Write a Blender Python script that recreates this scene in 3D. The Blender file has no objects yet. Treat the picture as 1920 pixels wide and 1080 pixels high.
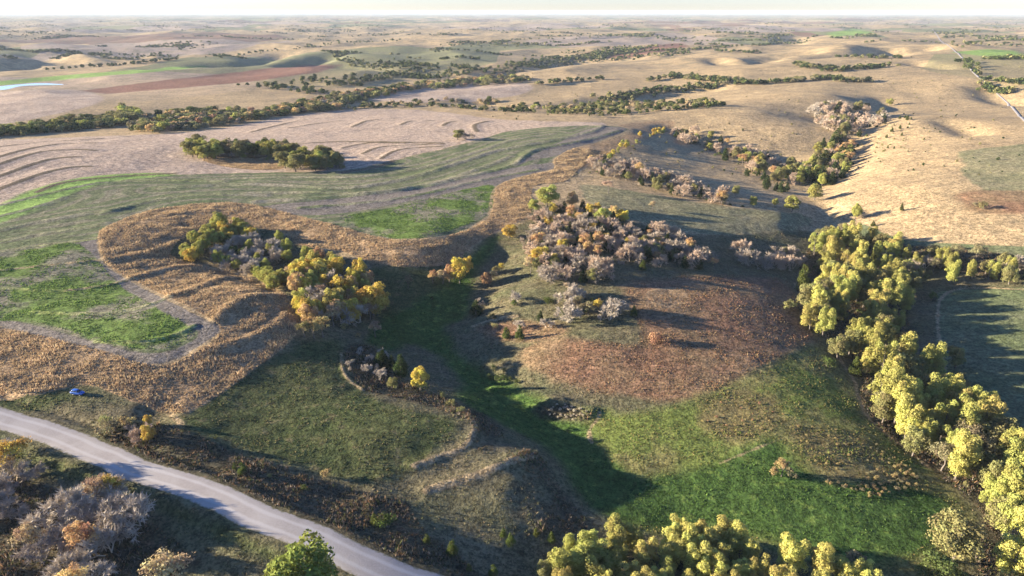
import bpy, math, random
import numpy as np
from mathutils import Vector, Matrix
R = math.radians

# ------------------------------------------------------------------ camera, sky, sun, exposure
scene = bpy.context.scene
C = scene.collection
CAM_Z = 115.0
PITCH = 20.75
FPX = 1371.0                      # focal length in pixels of the 1920 px photograph
cam_d = bpy.data.cameras.new('camera')
cam_d.sensor_width = 36.0
cam_d.lens = FPX / 1920 * 36.0
cam_d.clip_start = 1.0
cam_d.clip_end = 200000.0
cam = bpy.data.objects.new('camera', cam_d); C.objects.link(cam)
cam.location = (0, 0, CAM_Z)
cam.rotation_euler = (R(90 - PITCH), 0, 0)
scene.camera = cam

SUN_EL = 11.5                     # low sun far to the left, 6 degrees ahead of the camera
sun_from = Vector((-math.cos(R(SUN_EL)) * math.cos(R(6)), math.cos(R(SUN_EL)) * math.sin(R(6)), math.sin(R(SUN_EL))))
sun_d = bpy.data.lights.new('sun', 'SUN')
sun_d.energy = 5.0
sun_d.angle = R(0.5)
sun_d.color = (1.0, 0.86, 0.66)
sun = bpy.data.objects.new('sun', sun_d); C.objects.link(sun)
sun.rotation_euler = sun_from.to_track_quat('Z', 'Y').to_euler()
sun.location = (-200, 50, 300)

world = bpy.data.worlds.new('World'); scene.world = world
world.use_nodes = True
wn = world.node_tree.nodes; wl = world.node_tree.links
wn.clear()
sky = wn.new('ShaderNodeTexSky'); sky.sky_type = 'NISHITA'; sky.sun_disc = False
sky.sun_elevation = R(SUN_EL); sky.sun_rotation = R(-84.0)
sky.air_density = 1.0; sky.dust_density = 0.1; sky.ozone_density = 4.0; sky.altitude = 300
bg = wn.new('ShaderNodeBackground'); bg.inputs['Strength'].default_value = 0.055
wo = wn.new('ShaderNodeOutputWorld')
tint = wn.new('ShaderNodeMix'); tint.data_type = 'RGBA'; tint.blend_type = 'MULTIPLY'; tint.inputs[0].default_value = 1; tint.inputs[7].default_value = (.95, .935, 1.20, 1)   # white balance
wl.new(sky.outputs[0], tint.inputs[6]); wl.new(tint.outputs[2], bg.inputs[0]); wl.new(bg.outputs[0], wo.inputs[0])

vs = scene.view_settings
scene.display_settings.display_device = 'sRGB'
vs.view_transform = 'Standard'; vs.look = 'None'; vs.gamma = 1.0; vs.use_curve_mapping = False
vs.exposure = 2.35
HAZE = 2.7e-5
scene.cycles.max_bounces = 6
scene.cycles.diffuse_bounces = 2
scene.cycles.transmission_bounces = 3
scene.cycles.transparent_max_bounces = 4
scene.cycles.volume_bounces = 0

rng = np.random.default_rng(7)
random.seed(7)

# ------------------------------------------------------------------ small tools
def tag(o, label=None, cat=None, group=None, kind=None):
    if label: o['label'] = label
    if cat: o['category'] = cat
    if group: o['group'] = group
    if kind: o['kind'] = kind
    return o

def mesh_np(name, V, T, mats=(), smooth=False, quads=False):
    """mesh from numpy arrays (triangles or quads)"""
    me = bpy.data.meshes.new(name)
    k = 4 if quads else 3
    V = np.ascontiguousarray(V, np.float32); T = np.ascontiguousarray(T, np.int32)
    me.vertices.add(len(V)); me.vertices.foreach_set('co', V.ravel())
    me.loops.add(T.size); me.loops.foreach_set('vertex_index', T.ravel())
    me.polygons.add(len(T))
    me.polygons.foreach_set('loop_start', np.arange(0, T.size, k, dtype=np.int32))
    if smooth: me.polygons.foreach_set('use_smooth', np.ones(len(T), bool))
    me.update(calc_edges=True)
    for m in mats: me.materials.append(m)
    return me

def obj(name, me, parent=None, loc=None):
    o = bpy.data.objects.new(name, me); C.objects.link(o)
    if parent is not None: o.parent = parent
    if loc is not None: o.location = loc
    return o

# gradient noise
_perm = np.random.default_rng(3).permutation(512)
_perm = np.concatenate([_perm, _perm])
_ang = np.random.default_rng(4).uniform(0, 2 * np.pi, 512)
_gx, _gy = np.cos(_ang), np.sin(_ang)
def perlin(x, y):
    xi = np.floor(x).astype(np.int64); yi = np.floor(y).astype(np.int64)
    xf = x - xi; yf = y - yi
    u = xf ** 3 * (xf * (xf * 6 - 15) + 10); v = yf ** 3 * (yf * (yf * 6 - 15) + 10)
    def g(ix, iy, dx, dy):
        h = _perm[(_perm[ix & 511] + iy) & 511]
        return _gx[h] * dx + _gy[h] * dy
    a = g(xi, yi, xf, yf); b = g(xi + 1, yi, xf - 1, yf)
    c = g(xi, yi + 1, xf, yf - 1); d = g(xi + 1, yi + 1, xf - 1, yf - 1)
    return (a + u * (b - a)) * (1 - v) + (c + u * (d - c)) * v
def fbm(x, y, wl_, octs=3):
    s = 0; a = 1.0; f = 1.0 / wl_
    for i in range(octs):
        s = s + a * perlin(x * f + 17.3 * i, y * f - 9.1 * i); a *= .5; f *= 2.03
    return s
def sstep(a, b, x):
    t = np.clip((x - a) / (b - a), 0, 1); return t * t * (3 - 2 * t)

# ------------------------------------------------------------------ photograph pixel -> direction -> ground
cp, sp = math.cos(R(PITCH)), math.sin(R(PITCH))
def ray(p):
    p = np.asarray(p, float).reshape(-1, 2)
    x = (p[:, 0] - 960) / FPX; y = (540 - p[:, 1]) / FPX
    d = np.stack([x, cp + y * sp, -sp + y * cp], 1)
    hr = np.hypot(d[:, 0], d[:, 1])
    return np.arctan2(d[:, 0], d[:, 1]), d[:, 2] / hr          # bearing, drop per metre

# the ground grid: bearings x distances (a polar sheet round the drone's foot point)
TH_F = np.arange(-47, 47.01, 0.15)
TH = np.radians(np.concatenate([np.arange(-180, -47, 4.75), TH_F, np.arange(51.75, 180.1, 4.75)]))
TH[-1] = np.pi
rows = [1.0, 30.0, 55.0, 75.0, 90.0]
r = 100.0
while r < 60000:
    rows.append(r)
    r += min((r * r + CAM_Z ** 2) / (731 * CAM_Z) * 0.9, 0.0125 * r)
RR = np.array(rows)
NT_, NR = len(TH), len(RR)
GX = np.outer(np.sin(TH), RR); GY = np.outer(np.cos(TH), RR)

# control heights (photo pixel, metres)
CTRL = [(-200,1079,-6),(0,1079,-6),(200,1079,-7),(560,1079,-6),(760,1079,-6),(0,781,0),(213,862,-1),(480,967,-3),(640,1032,-4.6),
 (100,1000,-6),(300,1040,-6.5),(20,880,-4.5),(150,900,-4),(420,850,-3.5),(600,920,-7),(700,960,-8),(330,790,-1),(145,735,0.5),(250,700,2),
 (550,760,-3.2),(700,820,-4.5),(640,690,-4),(480,690,-.5),(330,490,2.5),(430,485,-.5),(540,515,-2.5),(650,575,-6),(740,620,-10.5),
 (450,590,4.5),(300,440,7),(400,545,5.5),(520,620,2),(600,430,6),(750,470,3.5),(850,460,3),(560,560,1.5),
 (150,560,5),(330,640,4),(30,480,7),(0,620,3.5),(200,360,10),(500,350,8.5),(800,330,7.5),(1000,310,7),(720,410,6),
 (930,390,6),(1000,365,6),(1070,300,7),(1180,245,8),(790,560,-8.5),(885,490,-4.5),(860,590,-11),(830,650,-12),(930,710,-13),(1040,800,-14),(1110,900,-13.8),(1160,980,-15),
 (880,790,-6.2),(830,850,-7),(940,800,-10.5),(980,862,-8.2),(900,930,-9.5),(1000,960,-11.6),(760,930,-9),(860,1020,-11),(1060,930,-12.8),
 (1000,600,-6),(960,560,-4),(1000,690,-9),(1100,650,-5),(1200,640,-4.5),(1350,600,-3.5),(1450,560,-4.5),(1300,720,-8),(1200,800,-12),(1400,820,-11.5),(1550,760,-10.5),(1600,900,-14),(1400,950,-15.5),(1700,1000,-16.5),(1250,1050,-17),(1000,1060,-15),
 (1000,470,2),(1100,430,3),(1200,455,1),(1300,480,-3),(1120,380,5),(1350,400,-.5),(1480,410,-3.5),(1250,330,-1),(1200,300,0),(1400,350,-6),
 (1560,470,-12),(1640,520,-14),(1560,600,-12),(1640,700,-14.5),(1750,830,-16.5),(1880,980,-18),(1800,570,-11),(1900,600,-11),(1880,750,-13),(2000,900,-15),
 (1600,420,-8),(1750,430,-2),(1900,440,1),(1600,350,-1),(1750,350,8),(1880,330,12),(1700,280,8),(1700,220,11),(1850,230,15),(1560,180,8),
 (1520,350,-9.5),(1540,280,-9),(1600,240,-7),(1640,200,-5),(1300,260,-5),(1400,300,-10),(1420,210,7),(1480,250,0),(1300,190,-8),(1100,200,-11),(900,200,-12),
 (100,290,10),(400,270,4),(600,230,-5),(800,240,4),(950,240,6),(480,300,5),(100,240,-13),(300,225,-16),(500,205,-17),(700,170,-18),(-100,300,12),(-100,450,8),
 (100,200,-8),(20,165,-26),(300,155,-12),(500,130,-8),(900,150,-14),(1000,100,-5),(1300,130,5),(1500,110,15),(1700,100,22),(1900,130,24),(800,120,-12),(600,160,-14),
 (500,75,-10),(1000,60,0),(1500,60,10),(1800,60,10),(100,60,-10),(100,110,-18)]
CTRL = np.array(CTRL, float)
cth, cdr = ray(CTRL[:, :2])
crr = (CTRL[:, 2] - CAM_Z) / cdr
extra_th = np.radians(np.array([-60, -90, -130, 180, 130, 90, 60] * 2 + [-45, -15, 15, 45])); extra_r = np.array([300.] * 7 + [5000.] * 7 + [14000.] * 4)
extra_z = np.array([2, 5, 0, -10, -15, -12, -10] + [0.] * 7 + [0., 0, 0, 0])
cth = np.concatenate([cth, extra_th]); crr = np.concatenate([crr, extra_r]); cz = np.concatenate([CTRL[:, 2], extra_z])
cu = np.stack([cth, np.log(crr)], 1)
def tps(d2):
    return np.where(d2 > 1e-12, 0.5 * d2 * np.log(np.maximum(d2, 1e-12)), 0)
n = len(cz)
A = np.zeros((n + 3, n + 3))
A[:n, :n] = tps(((cu[:, None] - cu[None]) ** 2).sum(-1)) + np.eye(n) * 2e-4
A[:n, n] = 1; A[:n, n + 1:] = cu; A[n, :n] = 1; A[n + 1:, :n] = cu.T
coef = np.linalg.solve(A, np.concatenate([cz, np.zeros(3)]))
def base_height(th, rr):
    u = th; v = np.log(rr)
    z = coef[n] + coef[n + 1] * u + coef[n + 2] * v
    for i in range(n):
        z = z + coef[i] * tps((u - cu[i, 0]) ** 2 + (v - cu[i, 1]) ** 2)
    return z
fth = np.repeat(TH[:, None], NR, 1); frr = np.repeat(RR[None], NT_, 0)
H = base_height(np.clip(fth, -2.6, 2.6), np.clip(frr, 70, 14000))
H = np.clip(H, -30, 30) * (1 - sstep(6000, 14000, frr))
far = sstep(500, 2200, frr)
ampl = 1.2 + far * 13 + sstep(3000, 12000, frr) * 16
H += ampl * fbm(GX, GY, 620, 3)
rid = 1 - np.abs(fbm(GX + 300, GY * 1.15, 900, 3)) * 2
H += far * 20 * (rid - .6)
rid2 = 1 - np.abs(fbm(GX - 900, GY * .8, 330, 2)) * 2
H += far * 6.5 * (rid2 - .6)
H += 0.75 * fbm(GX, GY, 45, 2) + .30 * fbm(GX + 40, GY * 1.3, 15, 2) * (1 - .5 * far) + 0.14 * fbm(GX, GY, 5, 2) * (1 - far)

def unproject(p):
    """photo pixels -> ground points, following each view ray over the sheet until it meets the ground"""
    th, dr = ray(p)
    ti = np.interp(th, TH, np.arange(NT_)); i0 = np.clip(np.floor(ti).astype(int), 0, NT_ - 2); f = (ti - i0)[:, None]
    prof = H[i0] * (1 - f) + H[i0 + 1] * f
    zr = CAM_Z + dr[:, None] * RR[None]
    below = prof >= zr
    j = np.where(below.any(1), below.argmax(1), NR - 1); j = np.maximum(j, 1)
    k = np.arange(len(th))
    a = (zr - prof)[k, j - 1]; b = (zr - prof)[k, j]
    t = np.clip(a / np.maximum(a - b, 1e-6), 0, 1)
    rr = RR[j - 1] + t * (RR[j] - RR[j - 1])
    return np.stack([np.sin(th) * rr, np.cos(th) * rr], 1)
def ground_z(x, y):
    x = np.asarray(x, float); y = np.asarray(y, float)
    th = np.arctan2(x, y); rr = np.clip(np.hypot(x, y), RR[0], RR[-1])
    ti = np.interp(th, TH, np.arange(NT_)); rj = np.interp(rr, RR, np.arange(NR))
    i = np.clip(ti.astype(int), 0, NT_ - 2); j = np.clip(rj.astype(int), 0, NR - 2)
    a = ti - i; b = rj - j
    return (H[i, j] * (1 - a) + H[i + 1, j] * a) * (1 - b) + (H[i, j + 1] * (1 - a) + H[i + 1, j + 1] * a) * b

def curve(p, k=4, closed=False):
    p = np.asarray(p, float); m = len(p); out = []
    for i in range(m if closed else m - 1):
        if closed: a, b, c, d = p[(i - 1) % m], p[i], p[(i + 1) % m], p[(i + 2) % m]
        else: a, b, c, d = p[max(i - 1, 0)], p[i], p[i + 1], p[min(i + 2, m - 1)]
        for t in np.arange(k) / k:
            out.append(.5 * ((2 * b) + (c - a) * t + (2 * a - 5 * b + 4 * c - d) * t * t + (3 * b - a - 3 * c + d) * t ** 3))
    if not closed: out.append(p[-1])
    return np.array(out)

FX, FY = GX.ravel(), GY.ravel()
def seg_dist(P, X, Y):
    """distance to a polyline P (world), and running length of the nearest point"""
    best = np.full(len(X), 1e9); along = np.zeros(len(X)); L = 0
    for a, b in zip(P[:-1], P[1:]):
        d = b - a; l2 = d @ d + 1e-9
        t = np.clip(((X - a[0]) * d[0] + (Y - a[1]) * d[1]) / l2, 0, 1)
        dd = np.hypot(X - a[0] - t * d[0], Y - a[1] - t * d[1])
        m = dd < best; best[m] = dd[m]; along[m] = L + t[m] * math.sqrt(l2); L += math.sqrt(l2)
    return best, along
def near_idx(P, margin):
    lo = P.min(0) - margin; hi = P.max(0) + margin
    return np.nonzero((FX > lo[0]) & (FX < hi[0]) & (FY > lo[1]) & (FY < hi[1]))[0]
def inside(P, X, Y):
    c = np.zeros(len(X), bool)
    for a, b in zip(P, np.roll(P, -1, 0)):
        k = (a[1] > Y) != (b[1] > Y)
        if k.any():
            xi = (b[0] - a[0]) * (Y - a[1]) / (b[1] - a[1] + 1e-12) + a[0]
            c ^= k & (X < xi)
    return c

Hf = H.ravel()            # a view: editing Hf edits H

# draws (gullies) cut into the hills: pixel polyline, depth, half width in metres
DRAWS = [
 ([(1655,185),(1660,215),(1610,245),(1590,300),(1535,350),(1545,410)], 3.5, 20),
 ([(1265,240),(1350,275),(1450,300),(1530,325)], 5, 20),
 ([(1655,93),(1605,101),(1560,108)], 20, 42), ([(1745,88),(1715,94),(1665,100)], 18, 36), ([(1430,80),(1480,75),(1490,68)], 20, 70),
 ([(1720,116),(1765,124)], 9, 25), ([(1340,108),(1372,119)], 12, 30), ([(1415,112),(1450,103),(1512,96)], 16, 40),
 ([(400,124),(450,116),(525,103)], 18, 50), ([(555,119),(590,112),(612,103)], 20, 50), ([(0,128),(35,116)], 22, 60), ([(55,98),(110,110),(130,112)], 18, 55),
 ([(110,100),(160,96),(220,108)], 10, 40), ([(210,90),(280,104),(330,98)], 12, 60), ([(1850,160),(1870,180),(1900,190)], 8, 26), ([(1780,225),(1825,248)], 5, 16),
 ([(900,190),(1000,200),(1120,190),(1220,180),(1330,165)], 8, 30), ([(640,120),(760,130),(900,140),(1080,115),(1180,108)], 10, 50),
 ([(300,470),(340,478),(380,492),(460,520),(520,545),(580,600)], 1.4, 5), ([(350,420),(400,430),(380,445)], 1.2, 5),
 ([(210,860),(270,810),(290,770)], 1.5, 6), ([(1500,430),(1540,415),(1545,385)], 3, 9),
 ([(900,560),(860,600),(810,640),(900,700),(960,740),(1050,820),(1110,900)], 1.6, 9),
]
for P, dep, w in DRAWS:
    Q = unproject(curve(P, 5)); k = near_idx(Q, 3 * w)
    d, _ = seg_dist(Q, FX[k], FY[k])
    Hf[k] -= dep * np.exp(-(d / w) ** 2)

# terrace berms and grassed banks: pixel polyline, height, half width
BERMS = [
 # terraces of the stubble field on the left
 ([(-60,283),(60,268),(150,262),(240,256)], .7, 5), ([(-40,305),(40,282),(110,270),(180,268)], .7, 5), ([(-40,322),(60,288),(130,280),(180,282)], .7, 5),
 ([(-40,345),(60,308),(110,296),(150,294)], .7, 5), ([(-30,365),(70,328),(130,314),(170,312)], .7, 5), ([(70,360),(120,342),(230,330),(330,325)], .5, 4),
 # the middle of the field: hairpin terraces
 ([(470,248),(560,226),(640,220)], .7, 5), ([(540,240),(590,232),(640,226)], .6, 5), ([(660,238),(690,226),(740,221)], .8, 5), ([(750,234),(770,227),(810,226)], .7, 5),
 ([(830,236),(842,229),(872,226)], .7, 5), ([(895,247),(890,234),(915,227)], .8, 5), ([(560,270),(620,266),(700,266),(830,268)], .7, 5), ([(640,278),(690,268),(760,268)], .7, 4),
 ([(680,288),(710,276),(760,272),(830,270)], .7, 4), ([(715,297),(750,280),(830,274)], .7, 4), ([(640,323),(700,314),(738,301)], .8, 4),
 # terraces of the green-grey field along the ridge
 ([(300,352),(480,345),(640,352),(760,335),(880,298),(940,280),(1040,262),(1110,246),(1130,236)], .9, 3.4),
 ([(480,378),(640,368),(780,352),(880,330),(960,310),(1000,282),(1100,262),(1160,245)], 1.0, 3.2), ([(560,390),(700,378),(800,362),(900,338),(1010,318)], .8, 2.8),
 ([(-40,395),(80,365),(190,342),(300,338),(420,340)], .7, 3), ([(-40,415),(60,390),(120,370)], .6, 3),
 ([(330,338),(520,332),(680,330),(800,312),(900,282),(960,262),(1040,250)], .6, 2.6), ([(420,362),(560,360),(700,360),(820,340),(900,315),(960,292)], .6, 2.6), ([(190,400),(300,372),(400,364),(500,366)], .5, 2.4), ([(-40,440),(60,418),(150,402),(240,388)], .5, 2.4), ([(-40,460),(60,442),(150,428),(200,418)], .5, 2.2),
 # ridges across the green crop
 ([(-40,480),(60,462),(150,452),(185,446)], .45, 1.3), ([(-40,512),(60,500),(140,492),(200,486)], .55, 1.4), ([(-40,535),(100,545),(190,536),(250,522)], .45, 1.4),
 ([(60,585),(180,588),(260,578),(320,556)], .55, 1.4), ([(180,640),(270,640),(330,626),(365,610)], .5, 1.4),
 # banks of the spurs above the green swale
 ([(778,872),(820,858),(868,838),(888,812),(890,795),(872,775),(838,765)], .55, 2.0), ([(800,918),(870,898),(930,875),(975,857),(1000,855)], .8, 2.6),
 ([(640,662),(642,690),(655,712),(680,730)], .5, .9), ([(885,612),(920,600),(970,592)], .6, 1.2), ([(1010,770),(1060,762),(1105,775)], 1.6, 3.0), ([(930,730),(1000,742),(1050,752)], 1.2, 3),
 ([(200,487),(250,480),(300,468),(330,455)], .9, 2.2), ([(248,522),(300,508),(350,500),(400,506)], .9, 2.2), ([(322,556),(370,540),(420,522),(470,525)], 1.0, 2.4), ([(405,602),(430,575),(470,556),(520,556)], 1.1, 2.6), ([(370,660),(430,648),(500,620),(540,590)], .9, 2.6), ([(300,405),(400,395),(480,405),(560,425)], .7, 2.4), ([(640,440),(740,465),(850,462)], .7, 2.2),
]
for P, hh, w in BERMS:
    if hh == 0: continue
    Q = unproject(curve(P, 5)); k = near_idx(Q, 3 * w + 5)
    d, _ = seg_dist(Q, FX[k], FY[k])
    Hf[k] += hh * np.exp(-(d / w) ** 2)

# the gravel road in front
ROAD_PX = [(-420,630),(-250,690),(-120,733),(0,781),(67,806),(133,833),(213,863),(320,904),(480,967),(637,1032),(760,1082),(900,1140)]
ROAD = unproject(curve(ROAD_PX, 6))
ROAD_W = 4.3
dl = np.concatenate([[0], np.cumsum(np.hypot(*np.diff(ROAD, axis=0).T))])
road_z = ground_z(ROAD[:, 0], ROAD[:, 1]); road_z = np.polyval(np.polyfit(dl, road_z, 4), dl) + .35
k = near_idx(ROAD, 30); d, al = seg_dist(ROAD, FX[k], FY[k])
rz = np.interp(al, dl, road_z)
w_ = 1 - sstep(ROAD_W + 1.2, ROAD_W + 9, d)
Hf[k] = Hf[k] * (1 - w_) + (rz - .08) * w_ - .9 * np.exp(-((d - ROAD_W - 4.5) / 1.8) ** 2)

# the pond far on the left
POND_PX = [(-160,175),(-60,170),(0,167),(50,162),(100,157),(128,153.5),(105,154),(50,158.5),(0,163),(-60,166),(-160,171)]
POND = unproject(curve(POND_PX, 3, True))
pond_z = float(np.median(ground_z(POND[:, 0], POND[:, 1]))) - 1.0
k = near_idx(POND, 120)
d, _ = seg_dist(np.vstack([POND, POND[:1]]), FX[k], FY[k]); d = np.where(inside(POND, FX[k], FY[k]), -d, d)
w_ = 1 - sstep(6, 80, d)
Hf[k] = Hf[k] * (1 - w_) + (pond_z + .4 - 1.2 * sstep(5, -6, d)) * w_

# ------------------------------------------------------------------ land cover: pixel outlines of the fields
A1 = [(185,445),(200,425),(280,395),(400,380),(480,385),(560,405),(640,425),(740,450),(850,440),(918,405),(930,352),(985,330),(1038,318),(1040,298),(1085,275),(1150,260),(1185,245),(1160,234),(1260,226),(1250,250),(1190,270),(1110,300),(1060,340),(1000,350),(995,400),(940,430),(880,465),(850,495),(760,500),(690,490),(640,470),(560,460),(540,440),(470,425),(400,420),(340,450),(320,480),(380,500),(460,520),(530,550),(560,600),(545,640),(480,690),(350,775),(250,752),(170,722),(120,728),(40,745),(-150,745),(-150,600),(0,615),(100,635),(200,660),(280,685),(330,678),(405,632),(400,600),(290,545),(200,495)]
LAYERS = {
 'near': [[(-500,690),(-100,740),(0,730),(130,715),(250,745),(345,770),(480,690),(540,640),(560,600),(530,550),(460,505),(330,488),(320,470),(340,440),(480,415),(560,455),(700,490),(850,490),(900,450),(985,415),(1005,385),(1120,400),(1300,440),(1500,432),(1600,440),(1750,458),(2000,475),(2400,500),(2400,1300),(-500,1300)]],
 'stub': [[(-250,265),(0,262),(200,255),(330,250),(420,240),(520,222),(650,206),(800,207),(950,225),(1130,230),(1100,243),(960,246),(900,262),(760,295),(640,320),(420,325),(260,330),(120,340),(0,385),(-250,470)],
          [(690,185),(800,162),(960,155),(1000,165),(950,182),(800,192)], [(-160,184),(0,172),(130,168),(190,180),(180,195),(100,215),(0,235),(-160,262)]],
 'dull': [[(-250,470),(0,385),(120,340),(260,330),(420,325),(640,320),(760,295),(900,262),(960,245),(1100,235),(1175,240),(1150,255),(1040,298),(1035,318),(930,350),(918,405),(850,440),(740,450),(620,420),(480,385),(400,380),(280,395),(200,425),(185,450),(200,500),(290,550),(400,600),(400,630),(330,677),(280,684),(200,660),(100,635),(0,612),(-250,590)],
          [(1757,560),(1785,545),(1920,540),(2150,548),(2150,860),(1920,800),(1800,745),(1762,660)],
          [(1620,420),(1700,450),(1920,462),(2100,465),(2100,500),(1700,475),(1600,440)]],
 'sage': [[(1085,345),(1200,362),(1350,385),(1500,402),(1512,428),(1420,435),(1330,440),(1200,415),(1120,390)], [(1795,285),(1920,270),(2060,270),(2060,365),(1860,362),(1812,340)]],
 'grey': [[(480,388),(640,372),(760,350),(900,325),(1030,305),(1035,318),(930,348),(800,372),(640,400),(560,402)], [(1110,240),(1172,240),(1150,255),(1050,290),(1000,300),(960,312),(1040,270)],
          [(150,455),(185,450),(200,497),(292,548),(402,602),(402,632),(330,678),(270,686),(130,650),(0,612),(-60,605),(0,596),(150,632),(270,662),(340,650),(372,622),(310,588),(225,545),(170,480)]],
 'crop': [
          [(10,475),(130,455),(175,480),(225,535),(300,580),(362,618),(335,645),(270,655),(180,640),(80,606),(-80,590),(-100,490)], [(640,408),(740,388),(840,363),(925,347),(918,395),(850,432),(760,450),(700,436)]],
 'bright': [[(-250,470),(-100,430),(0,383),(60,356),(150,333),(270,324),(330,328),(230,338),(150,356),(60,396),(-100,450)], [(-160,160),(0,152),(120,141),(300,128),(405,122),(300,134),(130,148),(0,160),(-160,170)], [(1785,98),(1850,92),(1905,95),(1915,104),(1840,105)], [(1550,62),(1600,53),(1640,62),(1560,70)]],
 'amber': [A1, [(380,298),(450,292),(520,300),(530,316),(470,318),(410,310)], [(1215,545),(1280,540),(1285,570),(1220,575)]],
 'plough': [[(150,170),(330,148),(560,122),(640,122),(600,135),(480,152),(340,165),(200,176)], [(1090,100),(1280,80),(1290,88),(1180,108),(1100,112)]],
 'rust': [[(985,655),(1080,634),(1200,640),(1170,535),(1250,520),(1400,515),(1480,530),(1500,600),(1520,640),(1400,700),(1330,740),(1240,757),(1140,740),(1060,720),(1010,690)], [(890,612),(960,600),(1050,612),(1040,632),(940,640)], [(1790,365),(1850,358),(1960,365),(1960,400),(1840,398)]],
 'olive': [[(1085,780),(1130,765),(1240,762),(1400,712),(1520,650),(1560,680),(1605,740),(1640,800),(1750,880),(1800,940),(1830,1010),(1750,1060),(1600,1075),(1440,1030),(1250,1000),(1150,980),(1110,880)]],
 'gold': [[(1310,750),(1430,735),(1470,770),(1420,820),(1340,820)], [(1490,800),(1640,830),(1700,880),(1720,920),(1620,935),(1560,920),(1500,870)]],
 'lush': [[(880,470),(935,445),(905,500),(880,560),(868,600),(835,620),(900,690),(960,720),(1000,752),(1090,790),(1110,810),(1130,850),(1200,900),(1330,870),(1450,825),(1490,870),(1560,900),(1700,915),(1780,950),(1740,1020),(1600,1050),(1440,1010),(1250,990),(1130,970),(1070,900),(1020,840),(950,800),(880,760),(850,700),(780,645),(720,655),(690,640),(720,600),(790,560),(840,530),(850,490)]],
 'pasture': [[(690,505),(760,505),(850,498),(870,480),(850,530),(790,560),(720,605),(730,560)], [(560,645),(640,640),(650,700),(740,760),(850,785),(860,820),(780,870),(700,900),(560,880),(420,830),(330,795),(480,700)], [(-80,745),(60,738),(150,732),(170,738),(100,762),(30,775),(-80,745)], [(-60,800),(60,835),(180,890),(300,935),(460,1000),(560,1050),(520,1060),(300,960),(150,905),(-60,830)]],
 'brush': [[(250,795),(330,800),(420,840),(560,885),(680,925),(760,945),(800,1000),(900,1080),(800,1090),(640,1010),(480,945),(300,870),(180,820)], [(645,660),(700,650),(760,715),(850,755),(930,790),(945,830),(900,850),(880,790),(780,755),(680,728)],
           [(960,860),(1010,850),(1060,930),(1100,990),(1000,1000),(1040,930)], [(-200,850),(150,930),(300,990),(330,1085),(-200,1085)], [(1010,770),(1060,760),(1110,778),(1090,790),(1040,785)], [(1560,640),(1620,700),(1615,760),(1700,850),(1840,960),(1840,1080),(2100,1080),(1900,850),(1740,720),(1700,560),(1720,500),(1900,530),(1900,480),(1700,460),(1550,440),(1500,500),(1500,580)]],
}
LINES = {   # thin strips: polyline, half width in metres
 'pale': ([(185,445),(188,470),(203,498),(245,525),(290,549),(345,575),(400,603)], .9), 
 'pale2': ([(200,425),(280,396),(400,381),(480,385)], 1.1), 'pale3': ([(918,405),(930,352),(985,330),(1040,316),(1040,298),(1085,276),(1150,261),(1185,245),(1150,235)], 1.2),
 'pale4': ([(1605,720),(1612,752),(1630,785),(1660,812),(1700,842),(1740,875)], .6), 'pale5': ([(1350,868),(1400,848),(1465,822)], .22), 'pale6': ([(740,450),(850,442),(918,405)], 1.2),
 'pale7': ([(1110,830),(1105,808),(1120,785),(1125,772)], .5), 'pale8': ([(640,662),(642,690),(655,712),(680,730)], .6), 'pale9': ([(778,872),(820,858),(868,838),(888,812),(890,795),(872,775),(838,765)], 1.0),
 'palea': ([(800,918),(870,898),(930,875),(975,857),(1000,855)], 1.3), 'paleb': ([(-40,512),(60,500),(140,492),(200,486)], .8), 'palec': ([(120,545),(190,536),(250,522)], .8), 'paled': ([(885,612),(920,600),(970,592)], .8),
 'palee': ([(405,632),(370,655),(330,677),(285,686)], 1.0), 'palef': ([(1490,530),(1530,600),(1560,650),(1605,720)], .7), 'paleg': ([(1762,560),(1758,600),(1765,660),(1775,710)], .6),
 'paleh': ([(1762,562),(1785,545),(1830,540),(1930,543)], .9), 'palei': ([(310,765),(330,785),(340,795)], .9), 'palej': ([(640,323),(760,296),(900,263)], .8),
}

SD = {}
STRAIGHT = {(1795,285), (1785,98), (1550,62), (150,170), (1090,100)}
FIELD = []            # (polygon world, layer) kept for the split and for scattering
XY = np.stack([FX, FY], 1)
for lay, polys in LAYERS.items():
    sd = np.full(len(FX), -60.0)
    for px in polys:
        Q = unproject(curve(px, 3, True) if px[0] not in STRAIGHT else np.concatenate([np.linspace(a_, b_, 6)[:-1] for a_, b_ in zip(np.array(px, float), np.roll(np.array(px, float), -1, 0))]))
        FIELD.append((lay, Q))
        k = near_idx(Q, 61)
        X, Y = FX[k], FY[k]
        d, _ = seg_dist(np.vstack([Q, Q[:1]]), X, Y)
        d = np.where(inside(Q, X, Y), d, -d)
        sd[k] = np.maximum(sd[k], d)
    SD[lay] = np.clip(sd, -60, 60)
def line_sd(items, cap=20):
    out = np.full(len(FX), cap * 1.0)
    for P, w in items:
        Q = unproject(curve(P, 4)); k = near_idx(Q, cap + w)
        d, _ = seg_dist(Q, FX[k], FY[k]); out[k] = np.minimum(out[k], d - w)
    return -out
SD['pale'] = line_sd(LINES.values())
SD['terr'] = line_sd([(P, w * .5) for P, h_, w in BERMS[:17]])
SD['gterr'] = line_sd([(P, w * .55) for P, h_, w in BERMS[17:27]])
SD['cterr'] = line_sd([(P, w * .7) for P, h_, w in BERMS[27:32]])
# contour farming: distance from the nearest terrace, for the drill rows
row = np.full(len(FX), 500.0)
for P, h_, w in BERMS[:32]:
    Q = unproject(curve(P, 3)); k = near_idx(Q, 150)
    d, _ = seg_dist(Q, FX[k], FY[k]); row[k] = np.minimum(row[k], d)
SD['row'] = row
SD['dist'] = np.hypot(FX, FY) / 300
SD['farm'] = sstep(900, 2200, np.hypot(FX, FY))

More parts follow.
